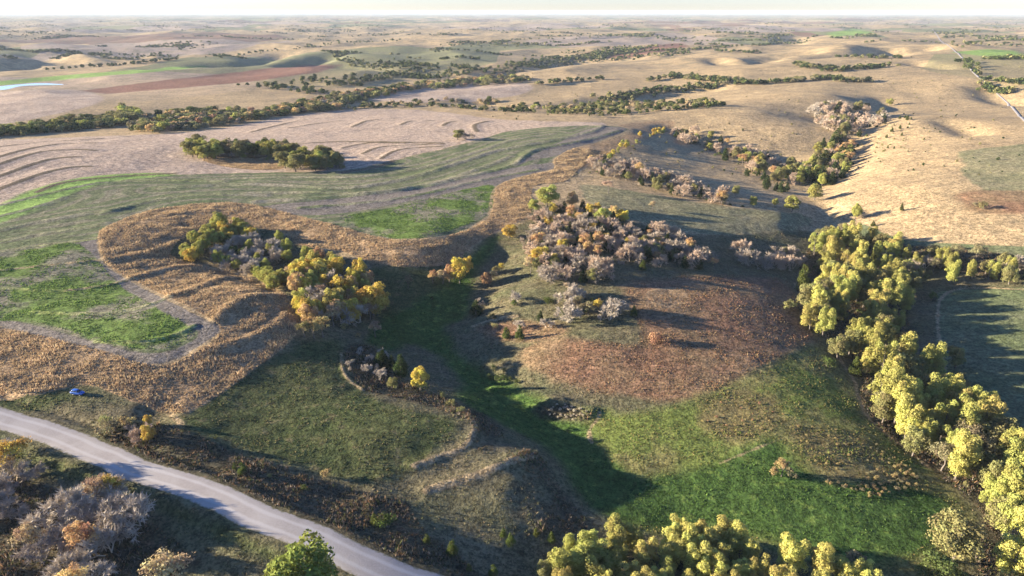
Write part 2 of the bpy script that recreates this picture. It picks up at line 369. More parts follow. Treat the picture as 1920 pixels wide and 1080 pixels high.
# ------------------------------------------------------------------ node helper
class NB:
    def __init__(s, name):
        s.m = bpy.data.materials.new(name); s.m.use_nodes = True
        s.t = s.m.node_tree; s.t.nodes.clear()
    def n(s, typ, **props):
        nd = s.t.nodes.new(typ)
        for k_, v in props.items(): setattr(nd, k_, v)
        return nd
    def put(s, sock, v):
        if isinstance(v, bpy.types.NodeSocket): s.t.links.new(v, sock)
        elif isinstance(v, (tuple, list)) and len(v) == 3 and sock.type == 'RGBA': sock.default_value = (*v, 1)
        else: sock.default_value = v
    def math(s, op, a, b=None, c=None, clamp=False):
        nd = s.n('ShaderNodeMath', operation=op, use_clamp=clamp)
        s.put(nd.inputs[0], a)
        if b is not None: s.put(nd.inputs[1], b)
        if c is not None: s.put(nd.inputs[2], c)
        return nd.outputs[0]
    def mix(s, f, a, b, mode='MIX'):
        nd = s.n('ShaderNodeMix', data_type='RGBA', blend_type=mode)
        s.put(nd.inputs[0], f); s.put(nd.inputs[6], a); s.put(nd.inputs[7], b)
        return nd.outputs[2]
    def noise(s, vec, scale, detail=2.0, rough=.55, lac=2.0):
        nd = s.n('ShaderNodeTexNoise'); s.put(nd.inputs['Vector'], vec)
        nd.inputs['Scale'].default_value = scale; nd.inputs['Detail'].default_value = detail; nd.inputs['Roughness'].default_value = rough
        return nd.outputs[0]
    def ramp(s, v, lo, hi, to0=0., to1=1., smooth=True):
        nd = s.n('ShaderNodeMapRange', interpolation_type='SMOOTHSTEP' if smooth else 'LINEAR')
        s.put(nd.inputs[0], v); nd.inputs[1].default_value = lo; nd.inputs[2].default_value = hi; nd.inputs[3].default_value = to0; nd.inputs[4].default_value = to1
        return nd.outputs[0]
    def attr(s, name, typ='GEOMETRY', out=2):
        nd = s.n('ShaderNodeAttribute', attribute_name=name, attribute_type=typ); return nd.outputs[out]
    def pos(s): return s.n('ShaderNodeNewGeometry').outputs['Position']
    def vmul(s, v, xyz):
        nd = s.n('ShaderNodeVectorMath', operation='MULTIPLY'); s.put(nd.inputs[0], v); nd.inputs[1].default_value = xyz; return nd.outputs[0]
    def bump(s, h, strength, dist):
        nd = s.n('ShaderNodeBump'); s.put(nd.inputs['Height'], h); s.put(nd.inputs['Strength'], strength); nd.inputs['Distance'].default_value = dist; return nd.outputs[0]
    def principled(s, col, rough=.9, spec=.1, normal=None, **kw):
        p = s.n('ShaderNodeBsdfPrincipled'); s.put(p.inputs['Base Color'], col); s.put(p.inputs['Roughness'], rough); s.put(p.inputs['Specular IOR Level'], spec)
        if normal is not None: s.put(p.inputs['Normal'], normal)
        for k_, v in kw.items(): s.put(p.inputs[k_.replace('_', ' ')], v)
        return p.outputs[0]
    def out(s, sh):
        o = s.n('ShaderNodeOutputMaterial'); s.t.links.new(sh, o.inputs[0]); return s.m

# ------------------------------------------------------------------ ground material
g = NB('land')
P0 = g.pos()
nA = g.noise(P0, .0045, 3); nB = g.noise(P0, .03, 4, .6); nC = g.noise(P0, .22, 4, .65); nD = g.noise(P0, 1.3, 3, .7)
nX = g.noise(g.vmul(P0, (.35, 1, 1)), .09, 4, .65)
cC = g.ramp(nC, .34, .66); cB = g.ramp(nB, .35, .65); cA = g.ramp(nA, .4, .6); cD = g.ramp(nD, .32, .68); cX = g.ramp(nX, .36, .64)
# far country: tan prairie with fields of other tones
tan = g.mix(cB, (.40, .295, .165), (.32, .235, .135)); tan = g.mix(g.math('MULTIPLY', cX, .6), tan, (.26, .195, .115))
vor = g.n('ShaderNodeTexVoronoi', distance='CHEBYCHEV'); g.put(vor.inputs['Vector'], g.vmul(P0, (.0016, .0010, 0))); vor.inputs['Scale'].default_value = 1.0
sepc = g.n('ShaderNodeSeparateColor'); g.t.links.new(vor.outputs['Color'], sepc.inputs[0])
v1, v2 = sepc.outputs[0], sepc.outputs[1]
farcol = g.mix(g.ramp(v1, .55, .6), tan, (.30, .235, .19)); farcol = g.mix(g.ramp(v1, .78, .80), farcol, (.16, .17, .085)); farcol = g.mix(g.ramp(v2, .86, .88), farcol, (.17, .10, .075))
farcol = g.mix(g.math('MULTIPLY', g.ramp(nB, .48, .62), .55), farcol, (.15, .14, .09))
col = g.mix(g.math('MULTIPLY', g.attr('farm'), .9), tan, farcol)
rowv = g.attr('row')
rows_ = g.ramp(g.math('SINE', g.math('MULTIPLY', g.math('ADD', rowv, g.math('MULTIPLY', nB, 5.0)), .85)), -.6, .9)
rowsf = g.math('MULTIPLY', g.ramp(rowv, 40, 90, 1, 0), g.ramp(g.math('SINE', g.math('MULTIPLY', g.math('ADD', rowv, g.math('MULTIPLY', nB, 3.0)), 2.6)), -.8, .8))

dfac = g.math('MAXIMUM', 1.0, g.math('MULTIPLY', g.attr('dist'), .55)); dfar = g.ramp(g.attr('dist'), 1.6, 6.0)
seps = g.n('ShaderNodeSeparateXYZ'); g.put(seps.inputs[0], P0)
mow = g.ramp(g.math('SINE', g.math('ADD', g.math('MULTIPLY', seps.outputs[1], 2.3), g.math('ADD', g.math('MULTIPLY', seps.outputs[0], .35), g.math('MULTIPLY', nB, 14.0)))), -.8, .8)
def lay(name, c1, c2, fac, c3=None, fac3=None, edge=.5, wob=1.0, wobn=None):
    """blend one land cover over what is below it, its border ragged by noise"""
    global col
    cc = g.mix(fac, c1, c2)
    if c3 is not None: cc = g.mix(fac3, cc, c3)
    sd = g.attr('sd_' + name)
    sd = g.math('ADD', sd, g.math('MULTIPLY', g.math('SUBTRACT', wobn or nC, .5), g.math('MULTIPLY', wob * 2, dfac)))
    sd = g.math('ADD', sd, g.math('MULTIPLY', g.math('SUBTRACT', nB, .5), g.math('MULTIPLY', dfar, 9.0)))
    col = g.mix(g.ramp(g.math('DIVIDE', sd, dfac), -edge, edge), col, cc)
patchy = lambda a, b, wa=.6: g.math('ADD', g.math('MULTIPLY', a, wa), g.math('MULTIPLY', b, 1 - wa))
lay('near', (0.129, 0.117, 0.064), (0.082, 0.087, 0.045), patchy(cB, cC), (0.156, 0.121, 0.078), g.math('MULTIPLY', cX, .5), edge=3, wob=6, wobn=nB)
lay('stub', (.40, .31, .235), (.33, .25, .19), patchy(cB, rows_, .45), (.27, .205, .155), g.math('MULTIPLY', rows_, .35), edge=2, wob=2)
lay('dull', (0.146, 0.150, 0.086), (0.097, 0.120, 0.055), patchy(cB, cD, .7), (0.239, 0.199, 0.150), g.math('MULTIPLY', g.ramp(g.math('SINE', g.math('MULTIPLY', g.math('ADD', rowv, g.math('MULTIPLY', nB, 4.0)), .55)), -.1, .9), g.ramp(rowv, 60, 110, .5, 0)), edge=.8, wob=.8)
lay('sage', (.235, .205, .12), (.165, .16, .085), patchy(cX, cB), edge=2, wob=8, wobn=nB)
lay('grey', (0.200, 0.170, 0.140), (0.145, 0.128, 0.111), patchy(cC, rowsf, .6), edge=.8, wob=1.5)
lay('crop', (0.132, 0.184, 0.048), (0.083, 0.129, 0.034), patchy(cC, cD, .5), (0.176, 0.161, 0.113), g.ramp(nB, .47, .58), edge=.8, wob=4, wobn=nB)
lay('bright', (.20, .30, .075), (.17, .25, .07), cB, edge=3, wob=3)
lay('plough', (.20, .105, .075), (.165, .085, .06), cB, (.26, .16, .11), g.math('MULTIPLY', cX, .3), edge=3, wob=3)
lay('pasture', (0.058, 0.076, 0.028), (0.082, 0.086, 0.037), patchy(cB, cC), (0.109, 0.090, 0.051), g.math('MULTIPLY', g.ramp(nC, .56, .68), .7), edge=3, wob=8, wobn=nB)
lay('rust', (.26, .145, .088), (.165, .098, .06), patchy(cX, mow), (0.204, 0.162, 0.089), g.math('MULTIPLY', cB, .55), edge=3.5, wob=13, wobn=nB)
lay('olive', (0.132, 0.159, 0.043), (0.096, 0.125, 0.032), patchy(cC, cB, .5), (0.185, 0.168, 0.065), g.ramp(nB, .46, .60), edge=4, wob=12, wobn=nB)
lay('gold', (0.191, 0.148, 0.066), (0.144, 0.125, 0.055), patchy(cC, cD), edge=4, wob=14, wobn=nB)
lay('lush', (.062, .108, .026), (.046, .082, .022), patchy(cB, cC), (.098, .140, .034), g.ramp(nC, .55, .68), edge=3.5, wob=9, wobn=nB)
lay('brush', (0.092, 0.074, 0.048), (0.064, 0.062, 0.036), patchy(cC, cB), (0.128, 0.092, 0.060), g.ramp(nC, .55, .7), edge=2.5, wob=8, wobn=nB)
lay('amber', (0.400, 0.275, 0.157), (0.302, 0.205, 0.113), patchy(cC, cB, .45), (0.227, 0.151, 0.086), g.math('MULTIPLY', cX, .5), edge=.5, wob=1.2)
lay('terr', (.16, .115, .075), (.12, .10, .065), cC, edge=1.0, wob=.8)
lay('gterr', (.26, .23, .16), (.17, .19, .08), cB, edge=.8, wob=1)
lay('cterr', (.20, .24, .07), (.27, .25, .14), cB, edge=.4, wob=.5)
lay('pale', (.36, .265, .155), (.25, .19, .11), cC, edge=.5, wob=1.2)
nE = g.noise(P0, .55, 3, .75); gran = g.ramp(patchy(nD, nE, .5), .36, .64)
col = g.mix(1.0, col, g.mix(gran, (.42, .42, .42), (1.5, 1.5, 1.5)), 'MULTIPLY')
col = g.mix(1.0, col, g.mix(cC, (.78, .80, .80), (1.18, 1.16, 1.12)), 'MULTIPLY')
bh = g.math('ADD', g.math('MULTIPLY', nC, .7), g.math('MULTIPLY', nD, .5))
nrm = g.bump(bh, .9, .7)
LAND = g.out(g.principled(col, .95, .04, nrm))

# ------------------------------------------------------------------ ground sheet, split along the field outlines
Vall = np.stack([FX, FY, Hf], 1)
idx = np.arange(NT_ * NR).reshape(NT_, NR)
F4 = np.stack([idx[:-1, :-1], idx[:-1, 1:], idx[1:, 1:], idx[1:, :-1]], -1).reshape(-1, 4)[:, ::-1]
# vertex normals of the whole sheet, so that the pieces shade as one
fa, fb, fc, fd = (Vall[F4[:, q]] for q in range(4))
fn = np.cross(fc - fa, fd - fb); sgn = np.sign(fn[:, 2:3]).mean()
if sgn < 0: F4 = F4[:, ::-1]; fn = -fn
vn = np.zeros_like(Vall)
for q in range(4): np.add.at(vn, F4[:, q], fn)
vn /= np.linalg.norm(vn, axis=1, keepdims=True) + 1e-12
cls = np.zeros(len(F4), int)
NAMES = [('ground', 'rolling tan prairie hills and valleys reaching to the horizon'),
 ('pasture', 'olive and brown rough pasture round the dark green swale'), ('stubble_field', 'pale pinkish stubble field with curving terrace lines'),
 ('farm_field', 'green-grey terraced farm field along the amber grass strip'), ('crop_field', 'patchy bright green crop on grey soil'),
 ('winter_wheat_field', 'narrow bright green wheat strip beside the far pond'), ('tallgrass_strip', 'band of tall amber prairie grass curling round the tree grove'),
 ('ploughed_field', 'long reddish-brown ploughed field beyond the wooded creek'), ('bluestem_field', 'rusty brown grass field with mown rows beside the tree belt'),
 ('meadow', 'sunlit yellow-green meadow inside the curve of the tree belt'), ('grass_swale', 'dark green grassy waterway winding down the little valley')]
for ci, ly in ((1, 'near'), (2, 'stub'), (3, 'dull'), (4, 'crop'), (5, 'bright'), (7, 'plough'), (8, 'rust'), (9, 'olive'), (10, 'lush'), (6, 'amber')):
    cls[SD[ly][F4].mean(1) > 0] = ci
GROUND = {}
for ci, (nm, lb) in enumerate(NAMES):
    fs = F4[cls == ci]
    used, inv = np.unique(fs, return_inverse=True)
    me = mesh_np(nm, Vall[used], inv.reshape(-1, 4), [LAND], True, True)
    for key, val in SD.items():
        an = key if key in ('row', 'farm', 'dist') else 'sd_' + key
        at = me.attributes.new(an, 'FLOAT', 'POINT'); at.data.foreach_set('value', val[used].astype(np.float32))
    me.normals_split_custom_set_from_vertices(vn[used].astype(np.float32))
    tag(obj(nm, me), lb, 'field' if ci else 'ground', None, 'structure')

# water of the far pond
wm = NB('pond_water')
WATER = wm.out(wm.principled((.30, .36, .42), .12, .5, wm.bump(wm.noise(wm.pos(), .8, 2), .05, .1)))
PQ = POND; cen = PQ.mean(0)
tri = [(i, (i + 1) % len(PQ), len(PQ)) for i in range(len(PQ))]
PV = np.vstack([np.c_[cen[0] + (PQ[:, 0] - cen[0]), PQ[:, 1], np.full(len(PQ), pond_z)], [[cen[0], cen[1], pond_z]]])
# strip-wise triangulation (the pond is long and thin): pair both shores
m_ = len(PQ); tri = []
for i in range(m_ // 2):
    a, b, c_, d_ = i, i + 1, m_ - 1 - i, (m_ - i) % m_
    tri += [(a, b, c_), (a, c_, d_)]
tag(obj('pond', mesh_np('pond', PV, np.array(tri), [WATER])), 'long white shining pond beside the green wheat strip', 'pond', None, 'structure')

# gravel roads
gm = NB('gravel'); gp = gm.pos()
gu = gm.attr('across'); wav = gm.noise(gp, .12, 4, .6); fine = gm.noise(gp, 2.2, 3, .7)
gc = gm.mix(gm.ramp(wav, .35, .65), (.36, .325, .29), (.30, .265, .235)); gc = gm.mix(gm.math('MULTIPLY', gm.ramp(fine, .35, .7), .35), gc, (.42, .39, .36))
trk = gm.math('ABSOLUTE', gm.math('SUBTRACT', gm.math('ABSOLUTE', gu), .42))
gc = gm.mix(gm.ramp(gm.math('ADD', trk, gm.math('MULTIPLY', wav, .12)), .26, .08, 0, .55), gc, (.47, .44, .41))
gc = gm.mix(gm.ramp(gm.math('ADD', gm.math('ABSOLUTE', gu), gm.math('MULTIPLY', gm.math('SUBTRACT', gm.noise(gp, .7, 4, .7), .5), .6)), .82, 1.0), gc, (.17, .15, .09))
GRAVEL = gm.out(gm.principled(gc, .95, .05, gm.bump(fine, .35, .12)))
def road_mesh(name, Q, z, half, lift, nc=7, wob=.0):
    t = np.gradient(Q, axis=0); t /= np.linalg.norm(t, axis=1, keepdims=True); nr_ = np.stack([-t[:, 1], t[:, 0]], 1)
    us = np.linspace(-1, 1, nc); V = []; ac = []
    for i in range(len(Q)):
        hw = half * (1 + wob * perlin(np.array([i * .35]), np.array([.5]))[0])
        for u in us:
            p = Q[i] + nr_[i] * u * hw
            V.append((p[0], p[1], z[i] + lift * (1 - u * u) - (.10 if abs(u) > .99 else 0))); ac.append(u)
    T = [(i * nc + j, i * nc + j + 1, (i + 1) * nc + j + 1, (i + 1) * nc + j) for i in range(len(Q) - 1) for j in range(nc - 1)]
    me = mesh_np(name, np.array(V), np.array(T), [GRAVEL], True, True)
    at = me.attributes.new('across', 'FLOAT', 'POINT'); at.data.foreach_set('value', np.array(ac, np.float32))
    return me
def densify(Q, step):
    L = np.concatenate([[0], np.cumsum(np.hypot(*np.diff(Q, axis=0).T))]); s_ = np.arange(0, L[-1], step)
    return np.stack([np.interp(s_, L, Q[:, 0]), np.interp(s_, L, Q[:, 1])], 1), s_
RQ, rs = densify(ROAD, 1.6)
rzq = np.interp(rs, dl, road_z)
tag(obj('gravel_road', road_mesh('gravel_road', RQ, rzq, ROAD_W + .3, .10, 9, .08)), 'pale grey gravel road running past the parked car', 'road', None, 'structure')
FAR_PX = [(1748,55),(1757,66),(1764,77),(1780,87),(1797,102),(1812,117),(1820,130),(1832,143),(1852,158),(1872,178),(1896,200),(1922,228),(1965,262)]
FQ, fs_ = densify(unproject(curve(FAR_PX, 5)), 12.0)
fz = ground_z(FQ[:, 0], FQ[:, 1]) + .5
tag(obj('country_road', road_mesh('country_road', FQ, fz, 1.9, .2, 5)), 'distant country road climbing straight over the tan hills', 'road', None, 'structure')

# ------------------------------------------------------------------ plant materials
lf = NB('leaves')
oi = lf.n('ShaderNodeObjectInfo')
lv = lf.attr('tone')
hs = lf.n('ShaderNodeHueSaturation'); lf.put(hs.inputs['Color'], oi.outputs['Color'])
lf.put(hs.inputs['Hue'], lf.math('ADD', .5, lf.math('ADD', lf.math('MULTIPLY', lf.math('SUBTRACT', lv, .5), .045), lf.math('MULTIPLY', lf.math('SUBTRACT', oi.outputs['Random'], .5), .03))))
lf.put(hs.inputs['Value'], lf.math('ADD', .68, lf.math('ADD', lf.math('MULTIPLY', lv, .40), lf.math('MULTIPLY', oi.outputs['Random'], .25))))
d1 = lf.n('ShaderNodeBsdfDiffuse'); t1 = lf.n('ShaderNodeBsdfTranslucent'); mx = lf.n('ShaderNodeMixShader')
lf.put(d1.inputs[0], hs.outputs[0]); lf.put(t1.inputs[0], hs.outputs[0]); mx.inputs[0].default_value = .28
lf.t.links.new(d1.outputs[0], mx.inputs[1]); lf.t.links.new(t1.outputs[0], mx.inputs[2])
LEAF = lf.out(mx.outputs[0])
bk = NB('bark'); bo = bk.n('ShaderNodeObjectInfo')
BARK = bk.out(bk.principled(bk.mix(bk.noise(bk.pos(), 3.0, 3), (.10, .082, .065), (.20, .175, .15)), .9, .05))
BARK_PALE = None
bp = NB('pale_twigs'); bo2 = bp.n('ShaderNodeObjectInfo')
BARK_PALE = bp.out(bp.principled(bp.mix(bp.attr('tone'), bo2.outputs['Color'], bp.mix(.5, bo2.outputs['Color'], (.34, .30, .28))), .9, .05))

# ------------------------------------------------------------------ plant shapes (each about 1 unit = 1 metre; scaled when placed)
def leaf_cloud(cent, rad, nper, size, rs_, tone_j=.5, flat=.8, shell=(.72, 1.08), up=.0, jit=.75):
    """small leaf faces over many lobes; returns verts, quads, tone"""
    V, T = [], []
    for c, rd, m in zip(cent, rad, nper):
        d = rs_.normal(size=(m, 3)); d /= np.linalg.norm(d, axis=1, keepdims=True)
        d[:, 2] = np.where(d[:, 2] < -.45, -d[:, 2], d[:, 2])
        bump = 1 + .16 * np.sin(d[:, 0] * 5 + c[0] * 3) * np.sin(d[:, 1] * 5 + c[1]) + .10 * np.sin(d[:, 2] * 9 + c[2])
        p = c + d * (rd * rs_.uniform(*shell, m) * bump)[:, None] * np.array([1, 1, flat])
        nn = d + rs_.normal(size=(m, 3)) * jit; nn[:, 2] += up; nn /= np.linalg.norm(nn, axis=1, keepdims=True)
        a = np.cross(nn, rs_.normal(size=(m, 3))); a /= np.linalg.norm(a, axis=1, keepdims=True); b = np.cross(nn, a)
        s_ = size * rs_.uniform(.6, 1.35, m)[:, None]
        q = np.stack([p - a * s_, p - b * s_ * .7, p + a * s_, p + b * s_ * .7], 1)
        V.append(q.reshape(-1, 3))
        T.append(np.clip(.5 + (rs_.uniform(-.5, .5)) * tone_j * 1.4 + rs_.uniform(-.25, .25, m) * tone_j * 1.2, 0, 1).repeat(4))
    V = np.concatenate(V); T = np.concatenate(T)
    return V, np.arange(len(V)).reshape(-1, 4), T
def tubes(segs, sides=5):
    """tapered round limbs: (p0, r0, p1, r1)"""
    V, Fq = [], []
    for p0, r0, p1, r1 in segs:
        p0 = np.asarray(p0, float); p1 = np.asarray(p1, float)
        ax = p1 - p0; ax = ax / (np.linalg.norm(ax) + 1e-9)
        u = np.cross(ax, [0, 0, 1.] if abs(ax[2]) < .9 else [1., 0, 0]); u /= np.linalg.norm(u); v = np.cross(ax, u)
        b = len(V)
        for pp, rr_ in ((p0, r0), (p1, r1)):
            for k_ in range(sides):
                an = 2 * math.pi * k_ / sides; V.append(pp + (u * math.cos(an) + v * math.sin(an)) * rr_)
        for k_ in range(sides):
            Fq.append((b + k_, b + (k_ + 1) % sides, b + sides + (k_ + 1) % sides, b + sides + k_))
    return np.array(V), np.array(Fq)
def set_tone(me, T):
    at = me.attributes.new('tone', 'FLOAT', 'POINT'); at.data.foreach_set('value', np.asarray(T, np.float32))

def limbs_to(cent, top_r, rs_, h_fork, lean=.0):
    """a trunk with a bend and limbs reaching to the crown lobes"""
    f = np.array([rs_.normal() * .3, rs_.normal() * .3, h_fork])
    segs = [((0, 0, -.6), top_r * 1.5, f * [.4, .4, .45], top_r * 1.1), (f * [.4, .4, .45], top_r * 1.1, f, top_r * .85)]
    top = f + [rs_.normal() * .3, rs_.normal() * .3, (max(c[2] for c in cent) - h_fork) * .8]
    segs += [(f, top_r * .85, top, top_r * .25)]
    for c in cent[:9]:
        s_ = f + (top - f) * rs_.uniform(0, .55); mid = (s_ + c) / 2 + [0, 0, -.25]
        segs += [(s_, top_r * .5, mid, top_r * .32), (mid, top_r * .32, c, top_r * .12)]
    return segs

def cottonwood(seed):
    """14 m tall, several billowing heads at different heights"""
    r_ = np.random.default_rng(seed); cent, rad = [], []
    for h_ in range(r_.integers(3, 5)):                 # leaders
        a = r_.uniform(0, 6.28); q = r_.uniform(.8, 2.9); x, y = q * math.cos(a), q * math.sin(a); top = r_.uniform(10.5, 13)
        z = top
        while z > 2.6:
            rr_ = r_.uniform(1.25, 1.95) * (1 if z < top - 1 else .85)
            cent.append((x + r_.normal() * .55, y + r_.normal() * .55, z)); rad.append(rr_)
            if r_.random() < .6 and z < top - 1:
                a2 = r_.uniform(0, 6.28); cent.append((x + 1.7 * math.cos(a2), y + 1.7 * math.sin(a2), z - r_.uniform(0, .8))); rad.append(r_.uniform(.8, 1.35))
            z -= r_.uniform(1.3, 2.1)
    cent = np.array(cent); rad = np.array(rad)
    cr = leaf_cloud(cent, rad, [int(120 * q * q) + 50 for q in rad], .20, r_, .45, .95, (.84, 1.06), 0, .5)
    return cr, limbs_to(sorted(list(cent), key=lambda c: r_.random()), .26, r_, 3.2)
def roundtree(seed):
    """8 m tall, one dense rounded head built of many clumps"""
    r_ = np.random.default_rng(seed); cent, rad = [], []
    for i in range(32):
        d = r_.normal(size=3); d /= np.linalg.norm(d); d[2] = max(d[2], -.85)
        q = r_.uniform(.5, 1.0)
        cent.append((d[0] * 2.8 * q, d[1] * 2.8 * q, 4.0 + d[2] * 3.1 * q)); rad.append(r_.uniform(.75, 1.35))
    cent = np.array(cent); rad = np.array(rad)
    return leaf_cloud(cent, rad, [int(110 * q * q) + 30 for q in rad], .18, r_, .6, .95, (.8, 1.06), 0, .55), limbs_to(list(cent), .2, r_, 2.2)
def sparse(seed):
    """8 m tall, half bare: a few leaf clumps on visible limbs"""
    r_ = np.random.default_rng(seed); cent, rad = [], []
    for i in range(28):
        d = r_.normal(size=3); d /= np.linalg.norm(d); d[2] = abs(d[2]) - .15
        q = r_.uniform(.45, 1); cent.append((d[0] * 2.8 * q, d[1] * 2.8 * q, 4.3 + d[2] * 3.2 * q)); rad.append(r_.uniform(.5, 1.15))
    cent = np.array(cent); rad = np.array(rad)
    return leaf_cloud(cent, rad, [int(75 * q * q) + 22 for q in rad], .16, r_, .9, .9, (.4, 1.15)), limbs_to(list(cent), .18, r_, 1.8)
def bare(seed):
    """8 m tall leafless tree: forking limbs and a haze of twigs"""
    r_ = np.random.default_rng(seed); segs = []; tw = []
    def grow(p, d, L, rad_, dep):
        p2 = p + d * L; segs.append((p, rad_, p2, rad_ * .68))
        if dep == 0:
            for _ in range(14):
                e = d * .8 + r_.normal(size=3) * .55; e[2] += .25; e /= np.linalg.norm(e); tw.append((p2 - d * L * r_.uniform(0, .8), e * r_.uniform(.55, 1.3)))
            return
        for _ in range(3 if dep > 1 else 3):
            e = d + r_.normal(size=3) * .52; e[2] += .12; e /= np.linalg.norm(e); grow(p + d * L * r_.uniform(.55, 1), e, L * r_.uniform(.6, .82), rad_ * .55, dep - 1)
    for s_ in range(r_.integers(2, 5)):
        e = np.array([r_.normal() * .42, r_.normal() * .42, 1.]); e /= np.linalg.norm(e)
        grow(np.array([r_.normal() * .25, r_.normal() * .25, -.5]), e, 2.5, .13, 3)
    V = []; T = []
    for p, e in tw:
        sd_ = np.cross(e, r_.normal(size=3)); sd_ /= np.linalg.norm(sd_); w = .055
        V += [p - sd_ * w, p + sd_ * w, p + e * .6 + sd_ * w * .8, p + e * 1.0]
        q = p + e * .45; f = e * .5 + r_.normal(size=3) * .28
        V += [q - sd_ * w * .8, q + sd_ * w * .8, q + f * .6, q + f]
        T += [r_.random()] * 8
    V = np.array(V)
    return (V, np.arange(len(V)).reshape(-1, 4), T), segs
def cedar(seed):
    """5 m tall dark evergreen, a ragged cone"""
    r_ = np.random.default_rng(seed); cent, rad = [], []
    z = .5
    while z < 4.8:
        q = 1.35 * (1 - (z / 5.1) ** 1.3) * r_.uniform(.85, 1.15) + .12
        for k_ in range(max(2, int(q * 6))):
            a = r_.uniform(0, 6.28); cent.append((math.cos(a) * q * .75, math.sin(a) * q * .75, z + r_.uniform(-.2, .2))); rad.append(.26 + q * .28)
        z += .45
    cent = np.array(cent); rad = np.array(rad)
    return leaf_cloud(cent, rad, [int(60 * q) + 14 for q in rad], .13, r_, .5, 1.1, (.6, 1.15), .3), [((0, 0, -.5), .12, (0, 0, 2.5), .07), ((0, 0, 2.5), .07, (0, 0, 4.6), .02)]
def shrub(seed):
    """2 m tall rounded thicket"""
    r_ = np.random.default_rng(seed); cent, rad = [], []
    for i in range(12):
        a = r_.uniform(0, 6.28); q = r_.uniform(.1, 1.05); cent.append((q * math.cos(a), q * math.sin(a), r_.uniform(.5, 1.45) * (1.15 - q * .35))); rad.append(r_.uniform(.3, .6))
    cent = np.array(cent); rad = np.array(rad)
    return leaf_cloud(cent, rad, [int(110 * q) for q in rad], .10, r_, .7, .9, (.5, 1.15)), [((r_.normal() * .1, r_.normal() * .1, -.4), .05, c, .015) for c in cent[:7]]
def farcrown(seed):
    """10 m tall broad tree seen from far off"""
    r_ = np.random.default_rng(seed); cent, rad = [], []
    for i in range(11):
        a = r_.uniform(0, 6.28); q = r_.uniform(.3, 2.9); cent.append((q * math.cos(a), q * math.sin(a), r_.uniform(2.2, 7.2) * (1.1 - q * .07))); rad.append(r_.uniform(1.8, 2.5))
    cent = np.array(cent); rad = np.array(rad)
    return leaf_cloud(cent, rad, [52] * 11, .55, r_, .7, .9, (.7, 1.05)), [((0, 0, -.6), .3, (0, 0, 5), .15)]

SHAPES = {}
for kind, fn_, nv, h0 in (('cottonwood', cottonwood, 6, 14.), ('round', roundtree, 5, 8.2), ('sparse', sparse, 4, 8.2), ('bare', bare, 5, 8.2), ('cedar', cedar, 4, 5.0), ('shrub', shrub, 4, 2.0), ('far', farcrown, 6, 10.)):
    L_ = []
    for v in range(nv):
        (V, Q, T), segs = fn_(100 + v * 7 + len(kind))
        cm = mesh_np(kind + '_crown', V, Q, [BARK_PALE if kind == 'bare' else LEAF], False, True); set_tone(cm, T)
        tv, tq = tubes(segs, 3 if kind in ('bare', 'shrub') else 6)
        tm = mesh_np(kind + '_trunk', tv, tq, [BARK_PALE if kind == 'bare' else BARK], True, True); set_tone(tm, np.full(len(tv), .2))
        L_.append((cm, tm))
    SHAPES[kind] = (L_, h0)

COL = {'lime': (.325, .32, .092), 'lime2': (.42, .385, .115), 'olive': (.215, .20, .085), 'green': (.095, .115, .038), 'yellow': (.50, .38, .09), 'orange': (.50, .34, .165), 'rust': (.38, .22, .13), 'tan': (.42, .32, .19),
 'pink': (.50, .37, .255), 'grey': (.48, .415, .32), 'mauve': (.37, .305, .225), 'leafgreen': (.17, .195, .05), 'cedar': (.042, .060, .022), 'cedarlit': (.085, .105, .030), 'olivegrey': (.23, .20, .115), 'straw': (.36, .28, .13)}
NAME = {'cottonwood': 'cottonwood_tree', 'round': 'broadleaf_tree', 'sparse': 'thinning_tree', 'bare': 'bare_tree', 'cedar': 'cedar_tree', 'shrub': 'shrub', 'far': 'distant_tree'}
CAT = {'shrub': 'shrub'}
WORD = {'leafgreen': 'fresh green', 'lime': 'yellow-green', 'lime2': 'pale lemon-green', 'olive': 'olive', 'green': 'dark green', 'yellow': 'bright yellow', 'orange': 'orange', 'rust': 'rusty brown', 'tan': 'tan', 'pink': 'pinkish-tan', 'grey': 'silver-grey', 'mauve': 'dark grey',
 'cedar': 'dark green', 'cedarlit': 'fresh green', 'olivegrey': 'olive-grey', 'straw': 'straw-coloured'}
KW = {'cottonwood': 'cottonwood', 'round': 'leafy tree', 'sparse': 'thin-leaved tree', 'bare': 'leafless tree', 'cedar': 'cedar', 'shrub': 'shrub', 'far': 'tree'}
COUNT = {}
def size_word(h_, a, b):
    t = (h_ - a) / max(b - a, 1e-6); return 'small' if t < .33 else 'middling' if t < .67 else 'tall'
def plant(kind, x, y, h_, colr, where, width=1.0, label=None, group=None, pre='', post=''):
    """one plant of its own: root at the foot, crown and trunk below it"""
    L_, h0 = SHAPES[kind]; COUNT[kind] = COUNT.get(kind, 0) + 1
    cm, tm = L_[random.randrange(len(L_))]
    z = float(ground_z(x, y)); s_ = h_ / h0; ws = s_ * width * random.uniform(.9, 1.12)
    lb = label or '%s%s %s %s%s' % (pre, WORD[colr], KW[kind], where, post)
    root = bpy.data.objects.new(NAME[kind], None if kind != 'far' else cm); C.objects.link(root)
    root.location = (x, y, z - .05); root.rotation_euler = (random.uniform(-.04, .04), random.uniform(-.04, .04), random.uniform(0, 6.283)); root.scale = (ws, ws, s_)
    if kind == 'far': root.color = (*COL[colr], 1)
    else:
        root.empty_display_size = .5
        for nm, me in (('crown', cm), ('trunk' if kind != 'shrub' else 'stems', tm)):
            o = bpy.data.objects.new(nm, me); C.objects.link(o); o.parent = root; o.color = (*COL[colr], 1)
    tag(root, lb, CAT.get(kind, 'tree'), group or (WORD[colr] + ' ' + KW[kind] + 's ' + where)[:80])
    return root
